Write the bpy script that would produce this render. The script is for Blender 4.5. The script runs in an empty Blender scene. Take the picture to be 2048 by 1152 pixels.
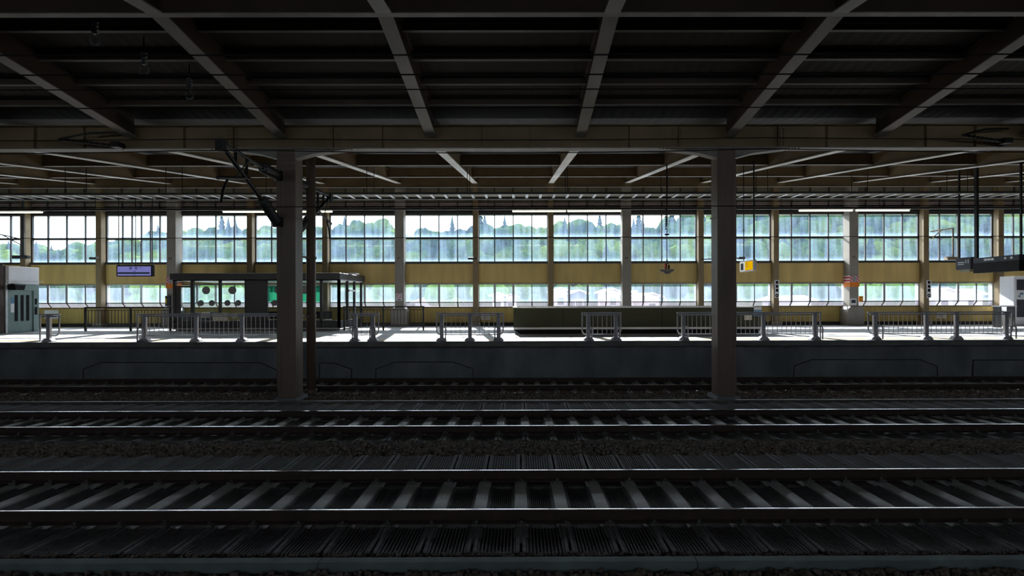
import bpy, math, random
import numpy as np
from mathutils import Vector, Matrix

random.seed(7)
rng = np.random.default_rng(7)
S = bpy.context.scene
COL = S.collection
PI = math.pi

# ------------------------------------------------------------------ camera
# world: x along the tracks, y away from the camera, z up, platform top z=0
F_PX, PPX, PPY, EYE = 960.0, 1043.0, 597.0, 1.64
YAW, ROLL = math.radians(0.13), math.radians(0.145)
cam_data = bpy.data.cameras.new('camera')
cam_data.sensor_width = 36.0
cam_data.lens = F_PX / 2048 * 36.0
cam_data.shift_x = -(PPX - 1024) / 2048
cam_data.shift_y = (PPY - 576) / 2048
cam_data.clip_end = 2000
cam = bpy.data.objects.new('camera', cam_data)
COL.objects.link(cam)
CAM_R = Matrix.Rotation(-YAW, 3, 'Z') @ Matrix.Rotation(PI / 2, 3, 'X') @ Matrix.Rotation(-ROLL, 3, 'Z')
cam.matrix_world = Matrix.Translation((0, 0, EYE)) @ CAM_R.to_4x4()
S.camera = cam

def at(px, py, D):
    """World point seen at pixel (px, py) of the 2048x1152 photograph at depth D."""
    d = CAM_R @ Vector(((px - PPX) / F_PX, -(py - PPY) / F_PX, -1.0))
    return Vector((0, 0, EYE)) + d * (D / d.y)

# ------------------------------------------------------------------ light
world = bpy.data.worlds.new('world')
S.world = world
world.use_nodes = True
wn = world.node_tree.nodes
wbg = wn['Background']
wbg.inputs['Color'].default_value = (0.86, 0.95, 1.0, 1)
wbg.inputs['Strength'].default_value = 3.7
sun_data = bpy.data.lights.new('sun', 'SUN')
sun_data.energy = 17.0
sun_data.angle = math.radians(0.6)
sun_data.color = (1.0, 0.96, 0.9)
sun = bpy.data.objects.new('sun', sun_data)
COL.objects.link(sun)
SUN_EL, SUN_AZ = math.radians(31.0), math.radians(-9.0)   # azimuth from +y towards +x
sdir = Vector((math.sin(SUN_AZ) * math.cos(SUN_EL), math.cos(SUN_AZ) * math.cos(SUN_EL), math.sin(SUN_EL)))
sun.rotation_euler = sdir.to_track_quat('Z', 'Y').to_euler()
sun.location = (0, 60, 60)
S.view_settings.view_transform = 'Standard'
S.view_settings.look = 'None'
S.view_settings.exposure = 0.35
S.view_settings.gamma = 1.0
S.view_settings.use_curve_mapping = False
S.cycles.max_bounces = 10
S.cycles.diffuse_bounces = 6
S.cycles.transparent_max_bounces = 16
S.cycles.sample_clamp_indirect = 6.0
S.cycles.caustics_reflective = False
S.cycles.caustics_refractive = False

# ------------------------------------------------------------------ materials
def mat(name, color, rough=0.6, metal=0.0, vary=0.25, scale=6.0, bump=0.0, bscale=40.0, stretch=(1, 1, 1), spec=0.4):
    m = bpy.data.materials.new(name)
    m.use_nodes = True
    nt = m.node_tree
    b = nt.nodes['Principled BSDF']
    b.inputs['Roughness'].default_value = rough
    b.inputs['Metallic'].default_value = metal
    b.inputs['Specular IOR Level'].default_value = spec
    tc = nt.nodes.new('ShaderNodeTexCoord')
    mp = nt.nodes.new('ShaderNodeMapping')
    mp.inputs['Scale'].default_value = stretch
    nt.links.new(tc.outputs['Object'], mp.inputs['Vector'])
    nz = nt.nodes.new('ShaderNodeTexNoise')
    nz.inputs['Scale'].default_value = scale
    nz.inputs['Detail'].default_value = 5
    nt.links.new(mp.outputs['Vector'], nz.inputs['Vector'])
    rp = nt.nodes.new('ShaderNodeValToRGB')
    rp.color_ramp.elements[0].position = 0.3
    rp.color_ramp.elements[1].position = 0.7
    c = color
    rp.color_ramp.elements[0].color = (c[0] * (1 - vary), c[1] * (1 - vary), c[2] * (1 - vary), 1)
    rp.color_ramp.elements[1].color = (min(1, c[0] * (1 + vary * .6)), min(1, c[1] * (1 + vary * .6)), min(1, c[2] * (1 + vary * .6)), 1)
    nt.links.new(nz.outputs['Fac'], rp.inputs['Fac'])
    nt.links.new(rp.outputs['Color'], b.inputs['Base Color'])
    if bump:
        n2 = nt.nodes.new('ShaderNodeTexNoise')
        n2.inputs['Scale'].default_value = bscale
        n2.inputs['Detail'].default_value = 4
        nt.links.new(mp.outputs['Vector'], n2.inputs['Vector'])
        bp = nt.nodes.new('ShaderNodeBump')
        bp.inputs['Strength'].default_value = bump
        bp.inputs['Distance'].default_value = 0.02
        nt.links.new(n2.outputs['Fac'], bp.inputs['Height'])
        nt.links.new(bp.outputs['Normal'], b.inputs['Normal'])
    return m

def emit(name, color, strength):
    m = bpy.data.materials.new(name)
    m.use_nodes = True
    nt = m.node_tree
    nt.nodes.remove(nt.nodes['Principled BSDF'])
    e = nt.nodes.new('ShaderNodeEmission')
    e.inputs['Color'].default_value = (*color, 1)
    e.inputs['Strength'].default_value = strength
    nt.links.new(e.outputs[0], nt.nodes['Material Output'].inputs['Surface'])
    return m

def glass(name, tint, veil_lo, veil_hi, edge, veil_col=(0.80, 0.92, 1.0), gloss=0.05):
    """Dusty window glass: clear pane with a veil of dust and painted air haze that thickens towards the lower edge (uv.y)."""
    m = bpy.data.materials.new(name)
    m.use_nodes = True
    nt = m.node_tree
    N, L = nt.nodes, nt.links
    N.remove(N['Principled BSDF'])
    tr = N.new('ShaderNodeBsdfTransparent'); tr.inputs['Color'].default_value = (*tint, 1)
    tl = N.new('ShaderNodeBsdfTranslucent'); tl.inputs['Color'].default_value = (*veil_col, 1)
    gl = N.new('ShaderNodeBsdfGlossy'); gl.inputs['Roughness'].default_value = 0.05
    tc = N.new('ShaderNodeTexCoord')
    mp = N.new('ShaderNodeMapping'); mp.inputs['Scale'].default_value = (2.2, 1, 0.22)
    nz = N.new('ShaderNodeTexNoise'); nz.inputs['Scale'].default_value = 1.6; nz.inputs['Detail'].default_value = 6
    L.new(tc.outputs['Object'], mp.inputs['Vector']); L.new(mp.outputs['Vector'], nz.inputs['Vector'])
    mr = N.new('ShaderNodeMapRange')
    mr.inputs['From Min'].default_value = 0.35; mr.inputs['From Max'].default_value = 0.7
    mr.inputs['To Min'].default_value = veil_lo; mr.inputs['To Max'].default_value = veil_hi
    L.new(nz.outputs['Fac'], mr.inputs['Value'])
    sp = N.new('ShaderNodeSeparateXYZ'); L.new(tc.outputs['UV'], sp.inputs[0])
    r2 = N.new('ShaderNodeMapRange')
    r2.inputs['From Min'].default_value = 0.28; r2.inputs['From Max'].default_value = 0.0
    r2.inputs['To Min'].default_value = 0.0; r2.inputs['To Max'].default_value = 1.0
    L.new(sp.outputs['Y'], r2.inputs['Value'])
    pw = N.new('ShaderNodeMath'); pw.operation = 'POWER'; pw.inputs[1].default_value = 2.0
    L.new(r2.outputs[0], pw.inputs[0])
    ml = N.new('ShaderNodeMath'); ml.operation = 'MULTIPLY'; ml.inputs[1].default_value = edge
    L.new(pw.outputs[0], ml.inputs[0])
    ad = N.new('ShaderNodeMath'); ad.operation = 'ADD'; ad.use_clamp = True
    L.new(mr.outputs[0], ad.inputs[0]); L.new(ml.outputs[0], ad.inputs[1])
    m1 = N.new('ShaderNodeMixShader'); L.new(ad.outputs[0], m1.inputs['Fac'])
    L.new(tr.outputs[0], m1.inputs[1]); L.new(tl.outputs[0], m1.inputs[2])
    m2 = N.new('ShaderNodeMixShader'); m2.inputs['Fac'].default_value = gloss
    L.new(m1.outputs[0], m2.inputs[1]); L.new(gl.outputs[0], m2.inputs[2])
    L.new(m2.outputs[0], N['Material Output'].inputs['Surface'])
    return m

M = {}
M['yellow_wall'] = mat('yellow_wall_paint', (0.50, 0.36, 0.13), 0.55, vary=0.22, scale=1.3, stretch=(1, 1, 0.25))
M['yellow_rust'] = mat('yellow_spandrel_paint', (0.66, 0.48, 0.18), 0.55, vary=0.22, scale=1.1, stretch=(1.6, 1, 0.3))
M['olive_wall'] = mat('yellow_siding', (0.52, 0.38, 0.12), 0.6, vary=0.18, scale=2.0, stretch=(1, 1, 0.3))
M['beige_steel'] = mat('beige_steel_paint', (0.25, 0.185, 0.105), 0.5, vary=0.2, scale=1.4)
M['cream_steel'] = mat('cream_steel_paint', (0.30, 0.275, 0.245), 0.5, vary=0.15, scale=1.4)
M['column_steel'] = mat('brown_column_paint', (0.20, 0.15, 0.12), 0.5, vary=0.25, scale=2.0, stretch=(1, 1, 0.2))
M['girder_steel'] = mat('girder_paint', (0.26, 0.19, 0.11), 0.5, vary=0.25, scale=0.9)
M['flange_lit'] = mat('flange_paint_bounce_lit', (0.78, 0.77, 0.75), 0.45, vary=0.25, scale=1.6, stretch=(1, .4, 1))  # far beam undersides: floor bounce light put into the paint colour
M['far_brown'] = mat('far_roof_brown_paint', (0.15, 0.105, 0.055), 0.55, vary=0.25, scale=0.9)
M['purlin_flange'] = mat('purlin_flange_paint', (0.14, 0.135, 0.13), 0.5, vary=0.2, scale=0.8)
M['flange_shaded'] = mat('flange_paint_shaded', (0.32, 0.305, 0.285), 0.5, vary=0.25, scale=1.6, stretch=(1, .4, 1))  # darker copy of the flange paint, roof shade put into the colour
M['purlin_brown'] = mat('purlin_brown_paint', (0.085, 0.06, 0.045), 0.55, vary=0.25, scale=1.0)
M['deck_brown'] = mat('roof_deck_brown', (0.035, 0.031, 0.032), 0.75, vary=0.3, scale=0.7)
M['unseen_wall'] = mat('dark_unseen_wall', (0.04, 0.036, 0.034), 0.8)
M['frame_dark'] = mat('dark_window_frame', (0.055, 0.055, 0.055), 0.4, vary=0.15)
M['frame_alu'] = mat('aluminium_window_post', (0.42, 0.43, 0.45), 0.35, metal=0.5, vary=0.1)
M['dark_base'] = mat('dark_wall_base', (0.03, 0.028, 0.027), 0.6)
M['louver'] = mat('louver_metal', (0.42, 0.36, 0.33), 0.5, vary=0.2)
M['louver_back'] = mat('louver_backing', (0.05, 0.04, 0.035), 0.8)
M['cladding'] = mat('grey_green_cladding', (0.20, 0.19, 0.13), 0.6, vary=0.2, scale=1.0)
M['concrete'] = mat('platform_wall_concrete', (0.20, 0.23, 0.26), 0.75, vary=0.35, scale=1.1, bump=0.3, bscale=14, stretch=(1, 1, 0.5))
M['concrete_lip'] = mat('platform_lip_concrete', (0.20, 0.21, 0.22), 0.75, vary=0.3, scale=2.0, bump=0.3)
M['sleeper'] = mat('sleeper_concrete', (0.42, 0.42, 0.42), 0.6, vary=0.25, scale=5.0, bump=0.15, bscale=60, spec=0.4)
M['rubber_mat'] = mat('ballast_mat_rubber', (0.020, 0.020, 0.023), 0.8, vary=0.3, scale=9, spec=0.2)
M['mat_edge'] = mat('ballast_mat_edge', (0.15, 0.15, 0.158), 0.75, vary=0.25, scale=9, spec=0.2)
M['rail_rust'] = mat('rail_rust', (0.05, 0.032, 0.027), 0.7, vary=0.3, scale=8)
M['rail_polished'] = mat('rail_polished_steel', (0.88, 0.89, 0.93), 0.13, metal=1.0, vary=0.05)
M['clip'] = mat('rail_clip_steel', (0.16, 0.155, 0.15), 0.45, metal=0.4)
M['stone'] = mat('ballast_stone', (0.145, 0.115, 0.10), 0.8, vary=0.55, scale=9.0)
M['ground'] = mat('ballast_bed', (0.05, 0.042, 0.038), 0.9, vary=0.5, scale=18.0, bump=1.0, bscale=22)
M['kerb'] = mat('kerb_concrete', (0.15, 0.19, 0.20), 0.7, vary=0.25, scale=3.0)
M['fence'] = mat('fence_grey_paint', (0.42, 0.43, 0.49), 0.4, metal=0.0, vary=0.12)
M['black_rail'] = mat('black_railing_paint', (0.018, 0.017, 0.017), 0.4)
M['green_panel'] = mat('dark_green_panel', (0.032, 0.036, 0.010), 0.5, vary=0.2, scale=0.8)
M['alu'] = mat('aluminium_trim', (0.6, 0.61, 0.62), 0.35, metal=0.6, vary=0.1)
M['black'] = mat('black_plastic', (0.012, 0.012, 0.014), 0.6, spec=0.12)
M['dark_grey'] = mat('dark_grey_panel', (0.045, 0.046, 0.052), 0.45, vary=0.12)
M['booth_frame'] = mat('booth_dark_frame', (0.035, 0.034, 0.036), 0.4)
M['wire'] = mat('wire_black', (0.012, 0.012, 0.012), 0.5)
M['insulator'] = mat('grey_insulator', (0.09, 0.10, 0.105), 0.3, vary=0.2)
M['lift_green'] = mat('lift_grey_green', (0.22, 0.31, 0.30), 0.4, vary=0.08)
M['lift_white'] = mat('lift_white_panel', (0.82, 0.83, 0.88), 0.4, vary=0.04)
M['lift_brown'] = mat('lift_dark_steel', (0.07, 0.05, 0.045), 0.25, metal=0.4)
M['white'] = mat('white_paint', (0.8, 0.8, 0.8), 0.4, vary=0.05)
M['paper'] = mat('paper', (0.85, 0.78, 0.66), 0.8, vary=0.3, scale=14)
M['yellow'] = mat('sign_yellow', (0.95, 0.60, 0.0), 0.4, vary=0.04)
M['orange'] = mat('orange_band', (0.80, 0.22, 0.02), 0.5, vary=0.12)
M['red'] = mat('red_paint', (0.55, 0.05, 0.06), 0.5, vary=0.1)
M['blue'] = mat('blue_notice', (0.12, 0.25, 0.42), 0.5)
M['sign_grey'] = mat('sign_grey', (0.06, 0.065, 0.08), 0.6, spec=0.15)
M['green_line'] = mat('sign_dark_green', (0.01, 0.06, 0.045), 0.4)
M['lamp_tube'] = emit('lit_fluorescent_tube', (1.0, 0.98, 0.66), 5.0)
M['yellow_lit'] = emit('backlit_yellow_face', (0.95, 0.52, 0.0), 0.62)
M['white_lit'] = emit('backlit_white_face', (0.9, 0.95, 0.92), 0.5)
M['sign_lit'] = emit('lit_station_sign_face', (0.16, 0.16, 0.42), 0.8)
M['pane_upper'] = glass('dusty_hazed_upper_glass', (0.95, 0.99, 1.0), 0.03, 0.10, 0.22, veil_col=(0.46, 0.64, 1.0))  # blue veil colour paints distant air haze on top of real pane dust
M['pane_lower'] = glass('dusty_hazed_lower_glass', (0.95, 0.99, 1.0), 0.08, 0.16, 0.10, veil_col=(0.56, 0.70, 1.0))  # same painted haze over dust, thicker on the lower row
M['vent_pane'] = glass('frosted_vent_glass', (0.30, 0.30, 0.36), 0.07, 0.09, 0.0, veil_col=(0.62, 0.62, 0.80))
M['booth_glass'] = glass('booth_glass', (0.86, 0.93, 0.9), 0.0, 0.015, 0.0, gloss=0.06)
M['green_blind'] = glass('green_blind_film', (0.02, 0.16, 0.09), 0.30, 0.40, 0.0, veil_col=(0.015, 0.16, 0.085))
M['house_white'] = mat('house_white_wall', (0.75, 0.72, 0.70), 0.8, vary=0.08)
M['house_dark'] = mat('house_dark_timber', (0.10, 0.10, 0.12), 0.8, vary=0.15)
M['house_pink'] = mat('house_pinkish_wall', (0.62, 0.50, 0.47), 0.8, vary=0.08)
M['roof_pale'] = mat('house_pale_roof', (0.60, 0.61, 0.64), 0.6, vary=0.12)
M['roof_red'] = mat('house_brown_roof', (0.30, 0.19, 0.17), 0.7, vary=0.15)
M['hill'] = mat('hill_earth', (0.04, 0.07, 0.03), 0.9, vary=0.4, scale=0.05)
M['town'] = mat('town_ground', (0.35, 0.35, 0.33), 0.9, vary=0.2, scale=0.1)

def floor_material():
    m = mat('platform_floor_tiles', (0.46, 0.47, 0.50), 0.62, vary=0.2, scale=0.8, spec=0.2)
    nt = m.node_tree
    b = nt.nodes['Principled BSDF']
    src = b.inputs['Base Color'].links[0].from_socket
    tc = nt.nodes.new('ShaderNodeTexCoord')
    br = nt.nodes.new('ShaderNodeTexBrick')
    br.offset = 0.0
    br.inputs['Scale'].default_value = 1.0
    br.inputs['Mortar Size'].default_value = 0.006
    br.inputs['Brick Width'].default_value = 0.6
    br.inputs['Row Height'].default_value = 0.6
    br.inputs['Color1'].default_value = (1, 1, 1, 1)
    br.inputs['Color2'].default_value = (0.92, 0.92, 0.92, 1)
    br.inputs['Mortar'].default_value = (0.6, 0.6, 0.6, 1)
    nt.links.new(tc.outputs['Object'], br.inputs['Vector'])
    mx = nt.nodes.new('ShaderNodeMix'); mx.data_type = 'RGBA'; mx.blend_type = 'MULTIPLY'
    mx.inputs['Factor'].default_value = 1.0
    nt.links.new(src, mx.inputs['A']); nt.links.new(br.outputs['Color'], mx.inputs['B'])
    nt.links.new(mx.outputs['Result'], b.inputs['Base Color'])
    return m
M['floor'] = floor_material()
M['tactile'] = mat('tactile_yellow', (0.75, 0.50, 0.16), 0.6, vary=0.15, scale=4)

def ribbed_siding(m, period=0.12):
    nt = m.node_tree
    b = nt.nodes['Principled BSDF']
    tc = nt.nodes.new('ShaderNodeTexCoord')
    wv = nt.nodes.new('ShaderNodeTexWave')
    wv.inputs['Scale'].default_value = 1.0 / period / 3.18
    nt.links.new(tc.outputs['Object'], wv.inputs['Vector'])
    bp = nt.nodes.new('ShaderNodeBump'); bp.inputs['Strength'].default_value = 0.6; bp.inputs['Distance'].default_value = 0.02
    nt.links.new(wv.outputs['Fac'], bp.inputs['Height'])
    nt.links.new(bp.outputs['Normal'], b.inputs['Normal'])
ribbed_siding(M['olive_wall'])
ribbed_siding(M['deck_brown'], 0.3)

def hatch_material():
    m = mat('red_white_hatch', (0.5, 0.05, 0.07), 0.5)
    nt = m.node_tree
    b = nt.nodes['Principled BSDF']
    tc = nt.nodes.new('ShaderNodeTexCoord')
    mp = nt.nodes.new('ShaderNodeMapping'); mp.inputs['Rotation'].default_value = (0, PI / 4, 0)
    wv = nt.nodes.new('ShaderNodeTexWave'); wv.inputs['Scale'].default_value = 2.6
    nt.links.new(tc.outputs['Object'], mp.inputs[0]); nt.links.new(mp.outputs[0], wv.inputs[0])
    rp = nt.nodes.new('ShaderNodeValToRGB'); rp.color_ramp.interpolation = 'CONSTANT'
    rp.color_ramp.elements[0].color = (0.5, 0.05, 0.08, 1)
    rp.color_ramp.elements[1].position = 0.62
    rp.color_ramp.elements[1].color = (0.8, 0.78, 0.8, 1)
    nt.links.new(wv.outputs['Fac'], rp.inputs[0]); nt.links.new(rp.outputs[0], b.inputs['Base Color'])
    return m
M['hatch'] = hatch_material()

def leaf_material(name, c1, c2, c3):
    m = bpy.data.materials.new(name)
    m.use_nodes = True
    nt = m.node_tree
    N, L = nt.nodes, nt.links
    b = N['Principled BSDF']
    b.inputs['Roughness'].default_value = 0.7
    b.inputs['Specular IOR Level'].default_value = 0.0
    tc = N.new('ShaderNodeTexCoord')
    n1 = N.new('ShaderNodeTexNoise'); n1.inputs['Scale'].default_value = 0.11; n1.inputs['Detail'].default_value = 3
    n2 = N.new('ShaderNodeTexNoise'); n2.inputs['Scale'].default_value = 1.6; n2.inputs['Detail'].default_value = 6
    L.new(tc.outputs['Object'], n1.inputs[0]); L.new(tc.outputs['Object'], n2.inputs[0])
    ad = N.new('ShaderNodeMath'); ad.operation = 'MULTIPLY_ADD'; ad.inputs[1].default_value = 0.45
    L.new(n2.outputs['Fac'], ad.inputs[0]); L.new(n1.outputs['Fac'], ad.inputs[2])
    rp = N.new('ShaderNodeValToRGB')
    rp.color_ramp.elements[0].position = 0.55; rp.color_ramp.elements[0].color = (*c1, 1)
    rp.color_ramp.elements[1].position = 0.9; rp.color_ramp.elements[1].color = (*c3, 1)
    e = rp.color_ramp.elements.new(0.72); e.color = (*c2, 1)
    L.new(ad.outputs[0], rp.inputs[0]); L.new(rp.outputs[0], b.inputs['Base Color'])
    bp = N.new('ShaderNodeBump'); bp.inputs['Strength'].default_value = 1.0; bp.inputs['Distance'].default_value = 0.6
    L.new(n2.outputs['Fac'], bp.inputs['Height']); L.new(bp.outputs['Normal'], b.inputs['Normal'])
    return m
M['leaves'] = leaf_material('broadleaf_canopy', (0.012, 0.034, 0.036), (0.032, 0.072, 0.030), (0.085, 0.13, 0.026))
M['conifer'] = leaf_material('conifer_needles', (0.010, 0.028, 0.036), (0.015, 0.038, 0.040), (0.025, 0.052, 0.036))
M['light_leaves'] = leaf_material('young_leaves', (0.05, 0.11, 0.03), (0.09, 0.17, 0.035), (0.14, 0.21, 0.05))

# ------------------------------------------------------------------ mesh helpers
class MB:
    def __init__(s):
        s.v, s.f, s.uv = [], [], []
    def add(s, vs, fs):
        o = len(s.v)
        s.v += [tuple(p) for p in vs]
        s.f += [tuple(i + o for i in f) for f in fs]
        return s
    def box(s, x0, x1, y0, y1, z0, z1):
        return s.add([(x0, y0, z0), (x1, y0, z0), (x1, y1, z0), (x0, y1, z0), (x0, y0, z1), (x1, y0, z1), (x1, y1, z1), (x0, y1, z1)],
                     [(0, 3, 2, 1), (4, 5, 6, 7), (0, 1, 5, 4), (1, 2, 6, 5), (2, 3, 7, 6), (3, 0, 4, 7)])
    def prism(s, prof, axis, a, b):
        """prof: list of 2-D points; axis x -> (y,z), y -> (x,z), z -> (x,y)."""
        def P(p, t):
            return (t, p[0], p[1]) if axis == 'x' else (p[0], t, p[1]) if axis == 'y' else (p[0], p[1], t)
        n = len(prof)
        vs = [P(p, a) for p in prof] + [P(p, b) for p in prof]
        fs = [tuple(range(n)), tuple(range(2 * n - 1, n - 1, -1))] + [(i, i + n, (i + 1) % n + n, (i + 1) % n) for i in range(n)]
        return s.add(vs, fs)
    def tube(s, pts, r, n=8, radii=None, caps=True):
        pts = [Vector(p) for p in pts]
        vs, fs = [], []
        up = None
        for i, p in enumerate(pts):
            t = (pts[min(i + 1, len(pts) - 1)] - pts[max(i - 1, 0)]).normalized()
            if up is None:
                up = t.orthogonal().normalized()
            up = (up - t * up.dot(t)).normalized()
            sd = t.cross(up)
            rr = radii[i] if radii else r
            for k in range(n):
                a = 2 * PI * k / n
                vs.append(p + up * (math.cos(a) * rr) + sd * (math.sin(a) * rr))
        for i in range(len(pts) - 1):
            for k in range(n):
                fs.append((i * n + k, i * n + (k + 1) % n, (i + 1) * n + (k + 1) % n, (i + 1) * n + k))
        if caps:
            fs.append(tuple(range(n - 1, -1, -1)))
            fs.append(tuple((len(pts) - 1) * n + k for k in range(n)))
        return s.add(vs, fs)
    def bar(s, p0, p1, w, h):
        """Rectangular bar between two points; w across, h along the up-most normal."""
        p0, p1 = Vector(p0), Vector(p1)
        t = (p1 - p0).normalized()
        sd = t.cross(Vector((0, 0, 1)))
        if sd.length < 1e-4:
            sd = Vector((1, 0, 0))
        sd.normalize()
        u = sd.cross(t)
        vs = []
        for p in (p0, p1):
            for a, b in ((-1, -1), (1, -1), (1, 1), (-1, 1)):
                vs.append(p + sd * (a * w / 2) + u * (b * h / 2))
        return s.add(vs, [(0, 1, 2, 3), (7, 6, 5, 4), (0, 4, 5, 1), (1, 5, 6, 2), (2, 6, 7, 3), (3, 7, 4, 0)])
    def lathe(s, prof, c=(0, 0, 0), n=16):
        vs = [(c[0] + r * math.cos(2 * PI * k / n), c[1] + r * math.sin(2 * PI * k / n), c[2] + z) for r, z in prof for k in range(n)]
        fs = [(i * n + k, i * n + (k + 1) % n, (i + 1) * n + (k + 1) % n, (i + 1) * n + k) for i in range(len(prof) - 1) for k in range(n)]
        fs += [tuple(range(n - 1, -1, -1)), tuple((len(prof) - 1) * n + k for k in range(n))]
        return s.add(vs, fs)
    def disc(s, c, r, y0, y1, n=20):
        """Disc facing the tracks (axis y)."""
        return s.prism([(c[0] + r * math.cos(2 * PI * k / n), c[1] + r * math.sin(2 * PI * k / n)) for k in range(n)], 'y', y0, y1)
    def quad_uv(s, ps):
        o = len(s.v)
        s.v += [tuple(p) for p in ps]
        s.f.append((o, o + 1, o + 2, o + 3))
        s.uv.append(True)
        return s
    def build(s, name, m, parent=None, loc=(0, 0, 0), bevel=0.0, smooth=False):
        me = bpy.data.meshes.new(name)
        me.from_pydata(s.v, [], s.f)
        if s.uv:
            uvl = me.uv_layers.new(name='UVMap')
            sq = [(0, 0), (1, 0), (1, 1), (0, 1)]
            for p in me.polygons:
                for q, li in enumerate(p.loop_indices):
                    uvl.data[li].uv = sq[q % 4]
        else:
            import bmesh
            bm = bmesh.new(); bm.from_mesh(me)
            bmesh.ops.recalc_face_normals(bm, faces=bm.faces)
            bm.to_mesh(me); bm.free()
        if smooth:
            for p in me.polygons:
                p.use_smooth = True
        me.materials.append(m)
        o = bpy.data.objects.new(name, me)
        COL.objects.link(o)
        o.location = loc
        if parent is not None:
            o.parent = parent
        if bevel:
            b = o.modifiers.new('bevel', 'BEVEL'); b.width = bevel; b.segments = 2; b.limit_method = 'ANGLE'
        return o

def box(x0, x1, y0, y1, z0, z1):
    return MB().box(x0, x1, y0, y1, z0, z1)

def tag(o, label, cat, group=None):
    o['label'] = label
    o['category'] = cat
    if group:
        o['group'] = group
    return o

def thing(name, label, cat, loc=(0, 0, 0), group=None):
    o = bpy.data.objects.new(name, None)
    o.empty_display_size = 0.2
    COL.objects.link(o)
    o.location = loc
    return tag(o, label, cat, group)

def struct(o, label=None):
    o['kind'] = 'structure'
    if label:
        o['label'] = label
    return o

def kids(o):
    return [c for c in o.children]

def dup(root, loc, label=None, group=None):
    r = root.copy(); COL.objects.link(r); r.location = loc
    if label:
        r['label'] = label
    if group:
        r['group'] = group
    for ch in root.children:
        c = ch.copy(); COL.objects.link(c); c.parent = r
        for g in ch.children:
            d = g.copy(); COL.objects.link(d); d.parent = c
    return r

ORD = ['first', 'second', 'third', 'fourth', 'fifth', 'sixth', 'seventh', 'eighth', 'ninth', 'tenth', 'eleventh', 'twelfth', 'thirteenth',
       'fourteenth', 'fifteenth', 'sixteenth', 'seventeenth', 'eighteenth', 'nineteenth', 'twentieth']

_GLYPH = {}
def text(txt, size, m, parent, loc, rot=(PI / 2, 0, 0), name='lettering', align='CENTER', depth=0.004):
    cu = bpy.data.curves.new(name, 'FONT')
    cu.body = txt
    cu.size = size
    cu.align_x = align
    cu.align_y = 'CENTER'
    cu.extrude = depth
    cu.materials.append(m)
    t = bpy.data.objects.new(name, cu)
    COL.objects.link(t)
    bpy.context.view_layer.update()
    me = bpy.data.meshes.new_from_object(t.evaluated_get(bpy.context.evaluated_depsgraph_get()))
    bpy.data.objects.remove(t)
    o = bpy.data.objects.new(name, me)
    COL.objects.link(o)
    o.location = loc
    o.rotation_euler = rot
    o.parent = parent
    return o

# ------------------------------------------------------------------ grid of the building
BAY = 4.49
XK = {k: -2.67 + BAY * k for k in range(-9, 10)}
WALL = 29.0
XL, XR = -36.0, 36.0
def zb_far(y): return 6.36 + 0.152 * (y - 14.7)
def zb_near(y): return 6.50 + 0.155 * (14.4 - y) if y >= 9.5 else 7.26 - 0.155 * (9.5 - y)

# ------------------------------------------------------------------ shell
GZ = -1.50
Z_NEAR = (1.16, 1.22, 4.8, 5.75)   # openings of the unseen rear wall, heights sized to tune the fill light
struct(box(XL, XR, 0.45, 19.0, GZ - 0.3, GZ).build('floor_track_bed', M['ground']), 'dark stony track bed between the platforms')
fl = box(XL, XR, 18.55, 29.6, -0.21, 0.0).build('floor', M['floor'])
struct(fl, 'pale tiled platform floor crossed by sunlight')
struct(box(XL, XR, 18.95, 19.4, -1.9, -0.21).build('wall_platform', M['concrete']), 'blue-grey concrete platform face below the floor edge')
lip = box(XL, XR, 18.50, 18.55, -0.21, 0.0).build('trim_1', M['concrete_lip'])
struct(lip, 'dark concrete edge of the platform')
struct(box(XL, XR, -10.0, 0.45, -1.8, 0.0).build('floor_near', M['concrete_lip']), 'platform floor the camera stands on')
nw = MB()
for z0, z1 in ((0, Z_NEAR[0]), (Z_NEAR[1], Z_NEAR[2]), (Z_NEAR[3], 9.9)):
    nw.box(XL, XR, -10.3, -10.0, z0, z1)
for k in range(-7, 8):
    nw.box(XK[k] - .2, XK[k] + .2, -10.3, -10.0, Z_NEAR[0], Z_NEAR[3])
struct(nw.build('wall_near', M['unseen_wall']), 'unseen window wall behind the camera, openings sized for fill light')
struct(box(XL - .3, XL, -10.3, 29.6, GZ, 10).build('wall_left_light_block', M['unseen_wall']))  # added end wall, out of view, keeps daylight out of the hall
struct(box(XR, XR + .3, -10.3, 29.6, GZ, 10).build('wall_right_light_block', M['unseen_wall']))  # added at this end too, unseen, blocks light from the open side
# roof deck: zigzag section
H = 0.62
prof = [(-10.3, 6.5 + H), (4.4, zb_near(4.4) + H), (9.5, 7.26 + H), (14.55, zb_near(14.55) + H), (29.6, zb_far(29.6) + H)]
prof2 = [(y, z + 0.12) for y, z in reversed(prof)]
deck = MB()
n = len(prof)
full = prof + prof2
N2 = len(full)
vs = [(XL - .3, y, z) for y, z in full] + [(XR + .3, y, z) for y, z in full]
fs = []
for i in range(n - 1):
    j0, j1 = N2 - 1 - i, N2 - 2 - i
    fs += [(i, i + 1, i + 1 + N2, i + N2), (j0, j0 + N2, j1 + N2, j1)]
deck.add(vs, fs)
struct(deck.build('ceiling', M['deck_brown']), 'dark brown ribbed roof deck')

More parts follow.
